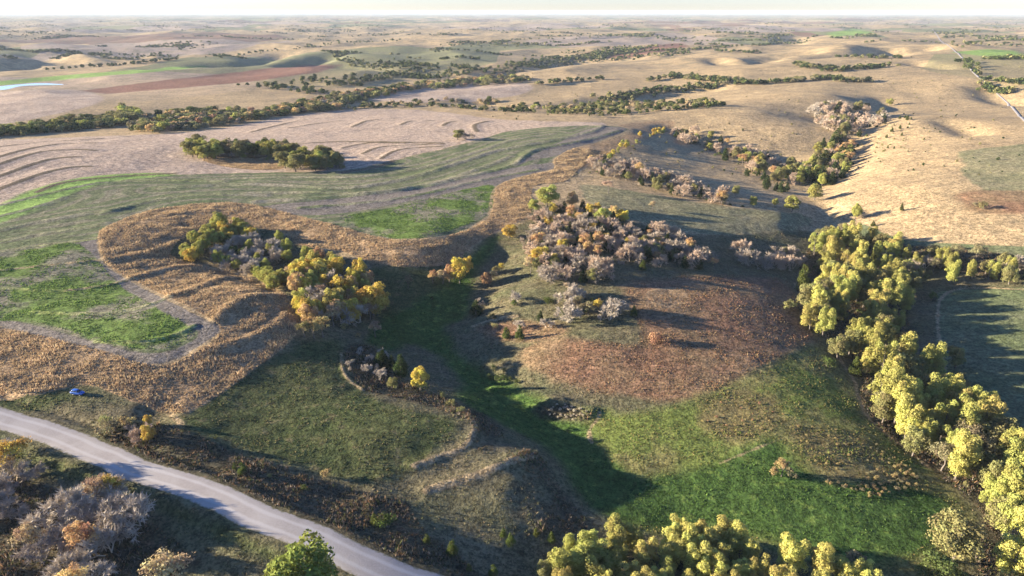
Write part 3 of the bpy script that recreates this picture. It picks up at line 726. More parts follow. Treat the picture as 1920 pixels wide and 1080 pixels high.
def at(kind, px, py, hpx, colr, where, width=1.0, label=None, group=None):
    """a plant whose foot shows at a pixel; hpx its height in the photograph"""
    p = unproject([(px, py)])[0]; z = float(ground_z(*p)); dist = math.hypot(math.hypot(*p), CAM_Z - z)
    dep = math.atan2(CAM_Z - z, math.hypot(*p))
    h_ = hpx * dist / FPX / math.cos(dep) * math.cos(math.atan2(py - 540, FPX)) ** 1
    return plant(kind, p[0], p[1], h_, colr, where, width, label, group)
GROW = {'shrub': (1.0, 1.0), 'far': (1.0, 1.55), 'cottonwood': (1.15, .95), 'cedar': (1.45, 1.1), 'bare': (1.7, .95), 'round': (1.42, .92), 'sparse': (1.42, 1.0)}
def scatter(px, nmax, space, mix, where, seed, k=1.0, kw=1.0):
    """plants spread through an outline; mix = [(weight, kind, colour, hmin, hmax)]"""
    r_ = np.random.default_rng(seed); random.seed(seed)
    Q = unproject(curve(px, 2, True)); lo, hi = Q.min(0), Q.max(0); pts = []
    w = np.array([m[0] for m in mix], float); w /= w.sum()
    cand = r_.uniform(lo, hi, (nmax * 60, 2)); cand = cand[inside(Q, cand[:, 0], cand[:, 1])]
    Qc = np.vstack([Q, Q[:1]])
    for p in cand:
        if len(pts) >= nmax: break
        if all((p[0] - q[0]) ** 2 + (p[1] - q[1]) ** 2 > space * space for q in pts):
            pts.append(p); _, kind, colr, a, b = mix[r_.choice(len(mix), p=w)]; hq = r_.uniform(a, b)
            edge = 'outer ' if seg_dist(Qc, p[:1], p[1:])[0][0] < space * .9 else 'inner '
            plant(kind, p[0], p[1], hq * GROW[kind][0] * k, colr, where, GROW[kind][1] * kw, pre=size_word(hq, a, b) + ' ' + edge)
    return len(pts)
def along(px, nmax, wid, mix, where, seed):
    """plants strung along a line, wid = scatter in metres to the side"""
    r_ = np.random.default_rng(seed); random.seed(seed)
    Q, _ = densify(unproject(curve(px, 4)), 1.0); w = np.array([m[0] for m in mix], float); w /= w.sum()
    t = np.gradient(Q, axis=0)
    for i in np.sort(r_.uniform(0, len(Q) - 1, nmax)).astype(int):
        nn = np.array([-t[i][1], t[i][0]]); p = Q[i] + nn * r_.normal() * wid
        _, kind, colr, a, b = mix[r_.choice(len(mix), p=w)]; hq = r_.uniform(a, b); plant(kind, p[0], p[1], hq, colr, where, pre=size_word(hq, a, b) + ' ')

# the cottonwood belt down the right side
W_ = 'in the thick belt along the rusty grass field'
cw = [(5, 'cottonwood', 'lime', 10, 15), (3, 'cottonwood', 'lime2', 10, 15), (1.9, 'round', 'olive', 7, 10), (.8, 'sparse', 'olivegrey', 7, 10)]
scatter([(1520,475),(1560,455),(1640,462),(1700,490),(1735,520),(1705,580),(1660,640),(1600,625),(1545,640),(1500,590),(1535,530)], 72, 4.3, cw, W_, 11)
scatter([(1570,655),(1650,650),(1710,680),(1740,720),(1690,760),(1640,770),(1625,720)], 22, 4.8, cw, W_, 12)
scatter([(1640,775),(1700,745),(1790,760),(1850,820),(1930,900),(1930,1010),(1870,1000),(1840,930),(1760,890),(1690,840)], 50, 4.6, cw, 'in the belt beside the sunlit meadow', 13)
scatter([(1880,1000),(1960,960),(2030,1080),(1980,1160),(1880,1110)], 12, 5.0, cw, 'in the belt beside the sunlit meadow', 14)
scatter([(1690,510),(1740,485),(1820,488),(1900,505),(1960,520),(1960,545),(1880,538),(1800,528),(1740,540)], 22, 5.5, [(4, 'cottonwood', 'lime', 8, 11), (2, 'round', 'olive', 6, 9), (2, 'sparse', 'olivegrey', 6, 9), (1, 'bare', 'mauve', 6, 9)], 'in the row above the shaded green field', 15)
W2 = 'beside the shaded green field'
at('round', 1790, 690, 40, 'olive', W2); at('shrub', 1745, 562, 16, 'green', W2); at('shrub', 1750, 655, 12, 'straw', W2); at('shrub', 1790, 725, 22, 'green', W2); at('sparse', 1800, 750, 36, 'olive', W2)
W3 = 'at the rusty field corner of the belt'
at('round', 1520, 590, 60, 'olive', W3); at('round', 1540, 622, 52, 'olive', W3); at('cedar', 1505, 545, 45, 'cedarlit', W3); at('round', 1570, 672, 42, 'olive', W3); at('shrub', 1480, 580, 22, 'olive', W3); at('shrub', 1550, 688, 18, 'cedarlit', W3); at('cedar', 1602, 702, 32, 'cedarlit', W3)
scatter([(1380,480),(1430,470),(1500,490),(1500,512),(1440,510),(1390,505)], 14, 3.2, [(3, 'bare', 'pink', 5, 8), (2, 'bare', 'mauve', 5, 8), (2, 'cedar', 'cedar', 2.5, 4), (1, 'round', 'yellow', 6, 8), (1, 'round', 'olive', 5, 7)], 'in the strip leading to the cottonwood belt', 16)
# the belt along the bottom
bw = 'below the sunlit meadow'
scatter([(1050,1060),(1090,1030),(1200,1022),(1300,1030),(1390,1035),(1420,1075),(1380,1130),(1250,1150),(1060,1130)], 34, 3.9, [(5, 'cottonwood', 'lime2', 8, 12), (4, 'cottonwood', 'lime', 8, 12), (.8, 'round', 'olive', 6, 8), (.4, 'bare', 'pink', 4, 5.5)], bw, 21, .78, 1.25)
scatter([(1470,1115),(1640,1105),(1640,1160),(1470,1160)], 7, 4.0, [(5, 'cottonwood', 'lime2', 7, 10), (1, 'sparse', 'olivegrey', 6, 8)], bw, 22)
at('cottonwood', 1480, 1078, 66, 'lime2', bw); at('cottonwood', 1545, 1092, 72, 'lime2', bw); at('sparse', 1600, 1088, 52, 'olivegrey', bw); at('round', 1018, 1085, 34, 'olive', bw)
at('round', 1788, 1052, 82, 'olive', 'at the damp corner of the sunlit meadow', 1.05); at('round', 1760, 1108, 54, 'green', 'at the damp corner of the sunlit meadow', 1.6)
# near left, below and above the gravel road
nl = 'below the gravel road'
for px, py, hp, c_ in ((95,1010,86,'grey'),(130,985,92,'grey'),(175,960,96,'grey'),(215,985,88,'grey'),(250,1000,94,'grey'),(270,980,84,'grey'),(205,1040,82,'grey'),(80,1050,70,'mauve'),(30,905,70,'mauve'),(-20,940,80,'grey'),(12,960,60,'mauve'),(130,1085,70,'grey'),(170,1108,70,'grey'),(190,945,70,'grey'),(150,1010,80,'mauve'),(20,850,46,'grey')):
    at('bare', px, py, hp * .78, c_, nl, 1.2, '%s %s leafless tree %s' % ('large' if hp > 86 else 'mid-sized' if hp > 75 else 'small', WORD[c_], nl))
at('sparse', 190, 950, 54, 'tan', nl, .9); at('sparse', 165, 1045, 66, 'orange', nl, 1.1); at('sparse', 28, 890, 64, 'yellow', nl, 1.0); at('sparse', 320, 1112, 72, 'tan', nl, 1.1); at('sparse', 60, 1040, 52, 'tan', nl); at('round', 578, 1122, 104, 'leafgreen', nl, 1.12, 'big round olive-green tree at the edge of the gravel road'); at('sparse', 140, 1130, 66, 'orange', nl); at('sparse', 210, 940, 48, 'yellow', nl)
scatter([(-330,860),(-60,900),(-60,1060),(-330,1060)], 14, 6, [(3, 'bare', 'grey', 7, 11), (2, 'sparse', 'orange', 6, 9), (1, 'round', 'olive', 5, 8)], nl, 31, .55)
ar = 'between gravel road and green pasture'
at('round', 279, 802, 24, 'yellow', ar, .8); at('round', 281, 830, 32, 'yellow', ar, .8); at('bare', 272, 820, 34, 'pink', ar); at('shrub', 212, 815, 26, 'olivegrey', ar, 1.2); at('shrub', 235, 800, 20, 'straw', ar, 1.3); at('shrub', 195, 800, 18, 'olive', ar, 1.2); at('bare', 245, 815, 26, 'mauve', ar)
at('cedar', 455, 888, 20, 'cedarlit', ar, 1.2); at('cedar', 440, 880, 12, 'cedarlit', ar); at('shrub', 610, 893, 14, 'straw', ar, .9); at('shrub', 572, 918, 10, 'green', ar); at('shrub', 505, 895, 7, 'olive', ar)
sm = 'on the slope between road and swale'
for px, py, hp in ((703,982,20),(726,990,22),(800,1018,16),(848,1040,26),(944,1005,14),(958,1020,20),(1006,1005,16),(1034,1015,18),(925,1080,20),(880,1070,12)):
    at('cedar' if px % 3 else 'shrub', px, py, hp, 'cedarlit', sm, 1.1)
for px, py, hp in ((828,746,13),(846,760,15),(864,773,14)): at('shrub', px, py, hp, 'olive', 'on the bank above the green swale', .9)
# bank trees beside the swale
bs = 'on the bank beside the green swale'
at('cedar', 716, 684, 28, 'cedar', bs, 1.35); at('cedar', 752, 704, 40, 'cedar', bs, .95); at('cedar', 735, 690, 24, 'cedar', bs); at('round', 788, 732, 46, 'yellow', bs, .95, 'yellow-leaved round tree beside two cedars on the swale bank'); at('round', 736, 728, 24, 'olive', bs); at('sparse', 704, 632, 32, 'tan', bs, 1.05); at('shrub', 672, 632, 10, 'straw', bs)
scatter([(650,665),(700,655),(730,680),(710,720),(670,720)], 16, 2.2, [(3, 'bare', 'grey', 1.5, 3), (2, 'shrub', 'mauve', 1.0, 2)], bs, 33)
ms = 'on the small lawn terrace by the swale'
for px, py, hp in ((903,690,6),(925,692,8),(945,696,8),(918,708,9),(930,713,10),(944,712,12),(958,712,7),(968,718,8)): at('shrub', px, py, hp, 'green', ms)
vv = 'in the shaded valley beside the grove'
at('round', 862, 531, 54, 'yellow', vv, .75); at('round', 842, 530, 36, 'orange', vv, .8); at('sparse', 812, 531, 26, 'orange', vv); at('sparse', 766, 540, 26, 'olivegrey', vv); at('sparse', 830, 532, 30, 'tan', vv); at('round', 875, 512, 34, 'yellow', vv, .8); at('shrub', 810, 562, 8, 'cedar', vv)
at('round', 912, 536, 30, 'rust', vv, .9); at('sparse', 925, 530, 26, 'orange', vv); at('sparse', 940, 512, 22, 'yellow', vv, 1.1); at('round', 955, 446, 28, 'yellow', vv, 1.4); at('sparse', 930, 518, 22, 'olive', vv)
# the grove in the draw
g1 = 'in the upper grove inside the amber grass'
scatter([(335,480),(372,448),(415,434),(470,436),(478,456),(420,462),(390,486),(350,496)], 40, 2.1, [(6, 'round', 'lime', 5, 7), (2, 'round', 'yellow', 5, 7), (2, 'bare', 'grey', 4, 6), (1, 'round', 'rust', 4, 6)], g1, 41)
scatter([(400,486),(420,465),(475,460),(525,480),(520,506),(500,520),(450,510)], 42, 2.1, [(6, 'bare', 'grey', 4, 6.5), (1, 'bare', 'mauve', 4, 6), (1, 'round', 'green', 4, 6), (1, 'round', 'lime', 4, 6)], g1, 42)
scatter([(400,492),(420,502),(470,516),(500,535),(520,548),(535,530),(500,520),(450,506)], 22, 2.0, [(5, 'round', 'lime', 3.5, 6)], g1, 43)
for px, py, hp, c_ in ((460,440,26,'lime'),(412,432,34,'lime'),(525,455,24,'lime'),(538,472,26,'lime'),(517,484,16,'yellow'),(540,492,26,'lime'),(515,545,34,'lime'),(500,530,28,'lime'),(575,490,30,'lime')): at('round', px, py, hp, c_, g1)
g2 = 'in the colourful lower half of the grove'
scatter([(540,535),(565,500),(600,490),(640,505),(660,520),(700,535),(722,565),(715,590),(680,605),(640,612),(590,620),(565,600)], 70, 2.8, [(5, 'round', 'yellow', 5.5, 8.5), (2.5, 'round', 'orange', 5, 7.5), (4.5, 'round', 'lime2', 5, 8.5), (1.6, 'bare', 'grey', 5, 8), (1.5, 'round', 'rust', 5, 7.5), (1, 'sparse', 'tan', 5, 8)], g2, 44)
at('round', 700, 592, 64, 'yellow', g2, .95, 'big yellow tree at the valley end of the grove'); at('round', 650, 602, 34, 'yellow', g2, .7); at('sparse', 606, 632, 44, 'straw', g2, 1.15); at('sparse', 572, 632, 34, 'olive', g2, 1.1); at('sparse', 590, 634, 36, 'straw', g2)
at('shrub', 646, 615, 12, 'straw', g2)
# brush hill in the middle
bh_ = 'on the brushy hillside above the rusty field'
mixb = [(5, 'bare', 'pink', 4.5, 8), (3, 'bare', 'mauve', 4.5, 8), (1.6, 'sparse', 'orange', 4.5, 7), (5, 'cedar', 'cedar', 3, 5), (1.2, 'round', 'olive', 4, 6), (1.4, 'round', 'yellow', 4, 6)]
scatter([(990,480),(1000,420),(1050,395),(1130,400),(1200,430),(1275,450),(1275,480),(1210,490),(1160,478),(1100,480),(1060,530),(1020,532)], 170, 2.2, mixb, bh_, 51)
scatter([(1085,530),(1100,500),(1140,505),(1140,525)], 9, 2.4, mixb, bh_, 52)
scatter([(1200,470),(1290,475),(1345,492),(1340,508),(1250,502),(1160,495)], 30, 3, mixb, bh_, 53)
at('round', 1025, 388, 44, 'lime', bh_, 1.2); at('round', 1072, 388, 32, 'orange', bh_); at('round', 1130, 420, 34, 'lime', bh_, 1.1); at('round', 1000, 395, 26, 'lime', bh_); at('sparse', 1012, 500, 44, 'yellow', bh_); at('sparse', 995, 512, 36, 'tan', bh_); at('sparse', 1120, 485, 30, 'orange', bh_); at('cedar', 1205, 507, 20, 'cedarlit', bh_); at('sparse', 1122, 524, 22, 'orange', bh_); at('bare', 1180, 490, 46, 'pink', bh_); at('bare', 1085, 502, 34, 'grey', bh_); at('bare', 1025, 528, 34, 'grey', bh_)
rf = 'in the thicket at the edge of the rusty field'
scatter([(1045,600),(1065,560),(1110,570),(1175,575),(1190,600),(1150,606),(1090,608)], 20, 2.6, [(5, 'bare', 'grey', 4.5, 7), (2, 'sparse', 'olivegrey', 4, 6), (1, 'sparse', 'yellow', 4, 6), (2, 'cedar', 'cedarlit', 2, 3.5)], rf, 54)
at('bare', 1068, 555, 40, 'tan', rf); at('cedar', 1070, 560, 20, 'cedarlit', rf); at('bare', 965, 572, 34, 'grey', rf); at('shrub', 962, 574, 14, 'green', rf); at('cedar', 893, 590, 28, 'cedar', rf, 1.3); at('bare', 895, 575, 22, 'mauve', rf); at('cedar', 974, 637, 28, 'cedarlit', rf, .9); at('cedar', 950, 633, 20, 'cedarlit', rf, 1.2); at('cedar', 1012, 602, 20, 'cedar', rf, 1.1); at('shrub', 1025, 570, 14, 'cedarlit', rf, 1.3); at('shrub', 924, 596, 9, 'cedar', rf, 1.5); at('bare', 972, 618, 26, 'grey', rf); at('bare', 1025, 615, 28, 'grey', rf); at('shrub', 925, 615, 9, 'straw', rf, 1.4); at('shrub', 1225, 640, 20, 'rust', rf, 1.0); at('shrub', 1245, 640, 16, 'rust', rf, 1.3)
# lone trees of the meadow and pasture slopes
lm = 'standing alone in the sunlit meadow'
at('sparse', 1465, 893, 34, 'straw', lm, .95, 'small straw-coloured tree standing alone in the sunlit meadow'); at('shrub', 1482, 893, 16, 'olivegrey', lm); at('shrub', 1448, 890, 16, 'straw', lm)
scatter([(1540,905),(1600,895),(1690,870),(1725,910),(1640,935),(1590,925)], 60, 1.0, [(4, 'shrub', 'straw', .7, 1.5), (2, 'shrub', 'olivegrey', .7, 1.4)], 'in the golden thicket of the sunlit meadow', 61)
scatter([(1490,800),(1560,800),(1640,830),(1700,870),(1560,880),(1500,865)], 55, 1.4, [(4, 'shrub', 'straw', .4, .95), (2, 'shrub', 'olivegrey', .4, .9)], 'in the golden thicket of the sunlit meadow', 62)
scatter([(1310,760),(1400,745),(1470,775),(1440,815),(1340,815)], 40, 1.6, [(4, 'shrub', 'straw', .4, .9), (2, 'shrub', 'rust', .4, .9)], 'in the golden patch below the rusty field', 63)
scatter([(1010,768),(1060,758),(1108,778),(1090,790),(1040,782)], 30, 1.0, [(4, 'shrub', 'grey', .7, 1.3), (2, 'shrub', 'olivegrey', .7, 1.2)], 'on the weedy mound beside the swale', 64)
# hill behind: scrub line and ravines
rv = 'in the ravine under the tan hill'
mixr = [(4, 'bare', 'pink', 6, 9), (2, 'round', 'olive', 6, 9), (3, 'cedar', 'cedar', 4, 7), (1.5, 'round', 'lime', 6, 9), (1, 'sparse', 'orange', 6, 9)]
scatter([(1100,312),(1130,300),(1200,318),(1260,340),(1330,365),(1400,385),(1380,392),(1300,375),(1200,350),(1130,330)], 70, 3.6, [(5, 'bare', 'pink', 5, 8), (3, 'bare', 'mauve', 5, 8), (2, 'round', 'olive', 5, 7), (1, 'round', 'lime', 5, 7), (3, 'cedar', 'cedar', 3, 5), (1, 'sparse', 'orange', 5, 8)], 'in the scrub line across the shaded slope', 71)
scatter([(1265,255),(1300,252),(1370,275),(1440,300),(1500,318),(1500,345),(1440,340),(1380,310),(1290,275)], 78, 3.8, mixr, rv, 72)
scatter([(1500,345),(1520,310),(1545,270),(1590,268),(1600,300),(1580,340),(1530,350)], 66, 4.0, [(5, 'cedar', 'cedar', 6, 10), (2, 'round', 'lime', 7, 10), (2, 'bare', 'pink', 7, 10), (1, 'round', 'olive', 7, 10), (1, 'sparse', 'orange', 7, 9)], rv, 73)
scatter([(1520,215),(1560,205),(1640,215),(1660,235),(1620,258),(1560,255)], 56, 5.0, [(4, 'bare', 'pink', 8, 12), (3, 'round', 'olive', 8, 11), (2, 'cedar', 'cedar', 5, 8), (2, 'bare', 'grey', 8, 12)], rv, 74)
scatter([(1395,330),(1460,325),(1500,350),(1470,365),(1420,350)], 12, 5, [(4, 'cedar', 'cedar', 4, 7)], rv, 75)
ls = 'at the head of the cottonwood belt'
at('round', 1484, 397, 32, 'lime', ls, 1.25); at('round', 1527, 375, 32, 'lime', ls, 1.0); at('round', 1412, 388, 22, 'lime', ls, .9); at('round', 1452, 387, 16, 'lime', ls, .9); at('sparse', 1140, 362, 28, 'pink', ls, 1.0); at('round', 1378, 366, 20, 'olive', ls); at('sparse', 1223, 393, 18, 'tan', ls)
th_ = 'alone on the tan hillside'
at('round', 1604, 410, 28, 'lime', th_, .8); at('cedar', 1637, 424, 10, 'cedarlit', th_, 1.2); at('round', 1668, 198, 14, 'lime', th_); at('cedar', 1690, 395, 14, 'cedarlit', th_, .7); at('shrub', 1845, 392, 14, 'olive', th_); at('shrub', 1827, 388, 9, 'olivegrey', th_)
scatter([(1640,260),(1700,220),(1720,240),(1700,280),(1650,290)], 26, 5, [(2, 'cedar', 'cedarlit', 1.5, 4), (3, 'shrub', 'olive', 1, 2.5)], 'on the tan hillside beside the ravine', 76)
along([(1130,310),(1160,285),(1200,262),(1250,245)], 40, 2.5, [(3, 'round', 'lime', 4, 6), (2, 'round', 'yellow', 4, 6), (1, 'shrub', 'olive', 2, 3)], 'in the hedge along the amber ridge', 77)
# clump in the stubble field
sf = 'in the clump inside the stubble field'
mixs = [(4, 'round', 'olive', 8, 11), (4, 'round', 'lime', 8, 11), (.5, 'round', 'green', 8, 11), (1, 'sparse', 'olivegrey', 8, 10)]
scatter([(345,285),(375,280),(415,282),(430,292),(390,303),(360,297)], 16, 5.5, mixs, sf, 81, 1.0, 1.25); scatter([(430,290),(480,284),(550,288),(560,296),(500,299),(440,297)], 20, 5.5, mixs, sf, 82, 1.0, 1.25)
scatter([(530,320),(560,304),(620,304),(645,312),(600,322)], 16, 6.5, mixs, sf, 83, 1.0, 1.25)
ss = 'in the small group alone in the stubble field'
at('round', 858, 262, 22, 'olive', ss, 1.3); at('bare', 872, 261, 18, 'mauve', ss, 1.2); at('bare', 884, 259, 14, 'mauve', ss, 1.2)
# wooded creek and the tree lines behind
wc = 'in the long wooded creek behind the stubble field'
mixc = [(4, 'far', 'olive', 10, 14), (2, 'far', 'green', 9, 13), (1.6, 'far', 'orange', 9, 12), (1.5, 'far', 'mauve', 8, 12), (.8, 'far', 'lime', 10, 14)]
scatter([(-60,262),(0,258),(120,246),(225,240),(235,222),(180,222),(100,232),(0,246),(-60,252)], 46, 9, [(4, 'far', 'olive', 8, 12), (3, 'far', 'green', 8, 12), (1, 'far', 'lime', 9, 12)], wc, 91)
scatter([(200,232),(230,210),(262,212),(262,232)], 10, 10, [(3, 'far', 'lime', 14, 19), (2, 'far', 'olive', 13, 17)], wc, 92)
scatter([(245,248),(270,225),(380,212),(480,212),(560,200),(640,195),(640,206),(560,215),(480,225),(400,240),(320,250)], 78, 10, mixc, wc, 93)
scatter([(560,198),(640,182),(730,168),(790,160),(900,150),(980,148),(980,156),(860,162),(760,172),(690,190),(600,203)], 60, 14, mixc, wc, 94)
l2 = 'in the cedar-mixed tree line beyond the stubble field'
scatter([(640,206),(740,198),(900,198),(960,208),(1050,215),(1200,212),(1290,205),(1360,198),(1300,190),(1200,196),(1120,192),(1000,198),(900,190),(760,192)], 92, 10, [(4, 'far', 'olive', 7, 10), (5, 'far', 'cedar', 5, 8), (1, 'far', 'lime', 7, 10), (2, 'far', 'tan', 7, 9), (1, 'far', 'mauve', 6, 9)], l2, 95)
at('round', 917, 192, 14, 'green', 'alone at the far edge of the stubble field', 1.1)

# ------------------------------------------------------------------ the woods of the far country, too many and too small to count
def world_of(px): return unproject(px)
r_ = np.random.default_rng(77)
FV, FQd, FT, FC = [], [], [], []
blob = [farcrown(900 + i)[0] for i in range(5)]
blob_s = []
for V, Q, T in blob:                      # thinner copies for the far distance
    keep = np.nonzero(r_.random(len(Q)) < .22)[0]; vv_ = V.reshape(-1, 4, 3)[keep]; cc_ = vv_.mean(1, keepdims=True)
    blob_s.append(((cc_ + (vv_ - cc_) * 1.9).reshape(-1, 3), T.reshape(-1, 4)[keep].ravel()))
blob_t = []
for V, Q, T in blob:
    keep = np.nonzero(r_.random(len(Q)) < .06)[0]; vv_ = V.reshape(-1, 4, 3)[keep]; cc_ = vv_.mean(1, keepdims=True)
    blob_t.append(((cc_ + (vv_ - cc_) * 3.2).reshape(-1, 3), T.reshape(-1, 4)[keep].ravel()))
def woods(points, hmin, hmax, colours, wide=1.3):
    for p in points:
        V, T = (blob_s if math.hypot(*p) < 2200 else blob_t)[r_.integers(len(blob_s))]; s_ = r_.uniform(hmin, hmax) / 10; a = r_.uniform(0, 6.28); ca, sa = math.cos(a), math.sin(a)
        X = (V[:, 0] * ca - V[:, 1] * sa) * s_ * wide + p[0]; Y = (V[:, 0] * sa + V[:, 1] * ca) * s_ * wide + p[1]
        FV.append(np.stack([X, Y, V[:, 2] * s_ + float(ground_z(p[0], p[1])) - .5], 1)); FT.append(T)
        FC.append(np.tile(np.array(COL[colours[r_.integers(len(colours))]] + (1,)), (len(T), 1)))
def woods_line(px, n_, wid, hmin, hmax, colours):
    Q = unproject(curve(px, 5)); L = np.concatenate([[0], np.cumsum(np.hypot(*np.diff(Q, axis=0).T))]); s_ = r_.uniform(0, L[-1], n_)
    P = np.stack([np.interp(s_, L, Q[:, 0]), np.interp(s_, L, Q[:, 1])], 1) + r_.normal(size=(n_, 2)) * wid
    woods(P, hmin, hmax, colours)
DK = ['green', 'olive', 'cedar', 'green', 'cedar']; 
woods_line([(-60,256),(60,251),(150,243),(230,236)], 60, 7, 6, 10, ['green', 'olive', 'cedar']); woods_line([(260,240),(380,226),(480,220),(600,205),(720,176),(860,156),(980,152)], 170, 10, 6, 10, DK)
woods_line([(660,204),(800,199),(960,210),(1100,215),(1240,208),(1350,197)], 130, 9, 4, 8, ['cedar', 'olive', 'green'])
for px, n_, wd in (([(1260,143),(1330,150),(1420,157),(1500,152),(1560,148)], 110, 9), ([(1500,122),(1560,133),(1620,128),(1665,126)], 70, 10), ([(1560,152),(1640,155)], 22, 6), ([(1130,190),(1230,172),(1330,165)], 70, 10), ([(1010,158),(1110,150),(1140,148)], 26, 6), ([(1220,152),(1300,140)], 12, 5),
                   ([(480,160),(540,168),(620,175)], 46, 14), ([(570,150),(640,160),(700,150),(800,130),(720,118)], 120, 22), ([(640,112),(700,125),(760,128)], 60, 14), ([(720,118),(860,128),(920,135),(1000,118),(1080,108)], 150, 20), ([(780,150),(840,142),(920,132)], 60, 16), ([(1000,126),(1080,116),(1180,110),(1290,98)], 110, 18), ([(840,85),(980,84),(1050,80)], 70, 18), ([(1100,70),(1160,66),(1250,72)], 120, 40), ([(1060,100),(1170,90)], 40, 18),
                   ([(200,100),(280,106),(350,92),(400,84)], 110, 22), ([(100,132),(140,128),(230,122),(330,112)], 60, 10), ([(380,110),(440,104),(540,92),(600,88)], 60, 14), ([(560,92),(640,82),(760,76)], 80, 24), ([(0,72),(90,60),(200,55)], 90, 34), ([(250,45),(420,40),(640,36)], 130, 60), ([(600,70),(720,66),(760,58)], 70, 30), ([(0,52),(100,48)], 40, 40),
                   ([(1290,60),(1340,56),(1400,54)], 70, 28), ([(1440,68),(1480,66)], 40, 16), ([(1340,96),(1420,100)], 30, 10), ([(1550,74),(1640,68)], 40, 14), ([(1770,62),(1840,72),(1900,76)], 130, 40), ([(1800,86),(1860,82),(1930,88)], 60, 16), ([(1780,56),(1860,52),(1920,56)], 60, 36), ([(1845,150),(1920,158)], 24, 4), ([(1840,165),(1880,178)], 26, 8), ([(1810,115),(1830,143),(1870,178)], 26, 6), ([(1290,37),(1500,36),(1700,38)], 120, 90), ([(640,45),(900,40),(1200,38)], 160, 90), ([(0,36),(300,32),(640,30)], 120, 110), ([(1540,50),(1620,44),(1730,46)], 60, 40), ([(870,55),(1000,60)], 30, 26), ([(1570,108),(1690,110)], 26, 5)):
    woods_line(px, n_, wd, 6, 11, DK)
cand = np.stack([r_.uniform(-80, 2000, 60000), r_.uniform(29, 112, 60000)], 1); cw_ = unproject(cand)
keep = np.abs(fbm(cw_[:, 0] * .6, cw_[:, 1] * 1.3, 800, 3)) < .030
woods(cw_[keep][:4200], 5, 10, DK, 1.6)
cand = np.stack([r_.uniform(600, 1950, 900), r_.uniform(100, 330, 900)], 1); cw_ = unproject(cand); ok_ = np.ones(len(cw_), bool)
for ly, Q in FIELD:
    if ly in ('stub', 'dull', 'plough', 'crop', 'near', 'amber'): ok_ &= ~inside(Q, cw_[:, 0], cw_[:, 1])
woods(cw_[ok_][:360], 1.2, 3.2, ['cedar', 'olive', 'olivegrey'], 1.0)      # scattered scrub dots on the prairie
far_n = len(FV)
FVs = np.concatenate(FV); FTs = np.concatenate(FT); FCs = np.concatenate(FC)
fw = NB('far_leaves'); fcol = fw.attr('leafcol', out=0); fwd = fw.n('ShaderNodeBsdfDiffuse')
fw.put(fwd.inputs[0], fw.mix(1.0, fcol, fw.mix(fw.attr('tone'), (.7, .7, .7), (1.2, 1.2, 1.2)), 'MULTIPLY'))
FARLEAF = fw.out(fwd.outputs[0])
me = mesh_np('far_woodland', FVs, np.arange(len(FVs)).reshape(-1, 4), [FARLEAF], False, True); set_tone(me, FTs)
at_ = me.attributes.new('leafcol', 'FLOAT_COLOR', 'POINT'); at_.data.foreach_set('color', FCs.astype(np.float32).ravel())
tag(obj('far_woodland', me), 'dark scattered woods and hedgerows over the far hills', 'woodland', None, 'stuff')

# thickets filling the ravines and the creek banks between the trees
FV.clear(); FT.clear(); FC.clear()
keepb = blob_s; blob_s = [(V * [1, 1, .8], T) for V, Q, T in [farcrown(950 + i)[0] for i in range(5)]]
def woods_area(px, n_, hmin, hmax, colours, wide=1.2):
    Q = unproject(curve(px, 2, True)); c_ = r_.uniform(Q.min(0), Q.max(0), (n_ * 12, 2)); woods(c_[inside(Q, c_[:, 0], c_[:, 1])][:n_], hmin, hmax, colours, wide)
woods_area([(1265,250),(1300,250),(1370,272),(1440,298),(1500,316),(1500,345),(1440,340),(1380,312),(1290,278)], 60, 2, 4.5, ['cedar', 'green', 'olive', 'olivegrey'])
woods_area([(1500,348),(1520,310),(1545,268),(1592,266),(1602,300),(1580,342),(1530,352)], 50, 2.5, 6, ['cedar', 'green', 'olive'])
woods_area([(1520,212),(1560,203),(1640,213),(1662,235),(1620,260),(1560,257)], 46, 3, 6, ['cedar', 'green', 'olivegrey', 'mauve'])
woods_area([(1100,312),(1130,300),(1200,318),(1260,340),(1330,365),(1400,385),(1380,392),(1300,375),(1200,350),(1130,330)], 60, 1.5, 3.5, ['cedar', 'olivegrey', 'mauve', 'green'])
woods_area([(990,480),(1000,420),(1050,395),(1130,400),(1200,430),(1275,450),(1275,480),(1210,490),(1160,478),(1100,480),(1060,530),(1020,532)], 60, 1.2, 2.6, ['cedar', 'green', 'olivegrey'])
woods_area([(1500,500),(1560,455),(1700,490),(1735,520),(1660,640),(1740,720),(1850,820),(1930,900),(1930,1010),(1840,930),(1690,840),(1625,760),(1600,650),(1510,590)], 120, 1.2, 3.2, ['cedar', 'green', 'green', 'olive'])
woods_area([(335,482),(372,448),(470,436),(530,470),(530,545),(480,515),(390,490)], 26, 1.2, 2.4, ['green', 'mauve', 'olivegrey'])
woods_area([(345,286),(415,281),(560,287),(640,306),(640,318),(540,320),(520,300),(400,302)], 44, 4, 7, ['olive', 'lime', 'olivegrey'])
CK = ['olive', 'olive', 'green', 'olivegrey', 'olivegrey', 'rust', 'cedar']
woods_area([(-60,262),(0,257),(120,245),(232,238),(240,218),(180,222),(100,232),(0,246),(-60,252)], 110, 8, 12, ['olive', 'green', 'olive', 'cedar'], 1.3)
woods_area([(245,248),(262,222),(380,210),(480,210),(560,198),(640,190),(640,206),(560,215),(480,225),(400,240),(320,250)], 230, 9, 14, CK, 1.3)
woods_area([(560,200),(640,180),(730,166),(790,158),(900,148),(980,147),(980,157),(860,164),(760,175),(690,190),(600,205)], 190, 9, 14, CK, 1.3)
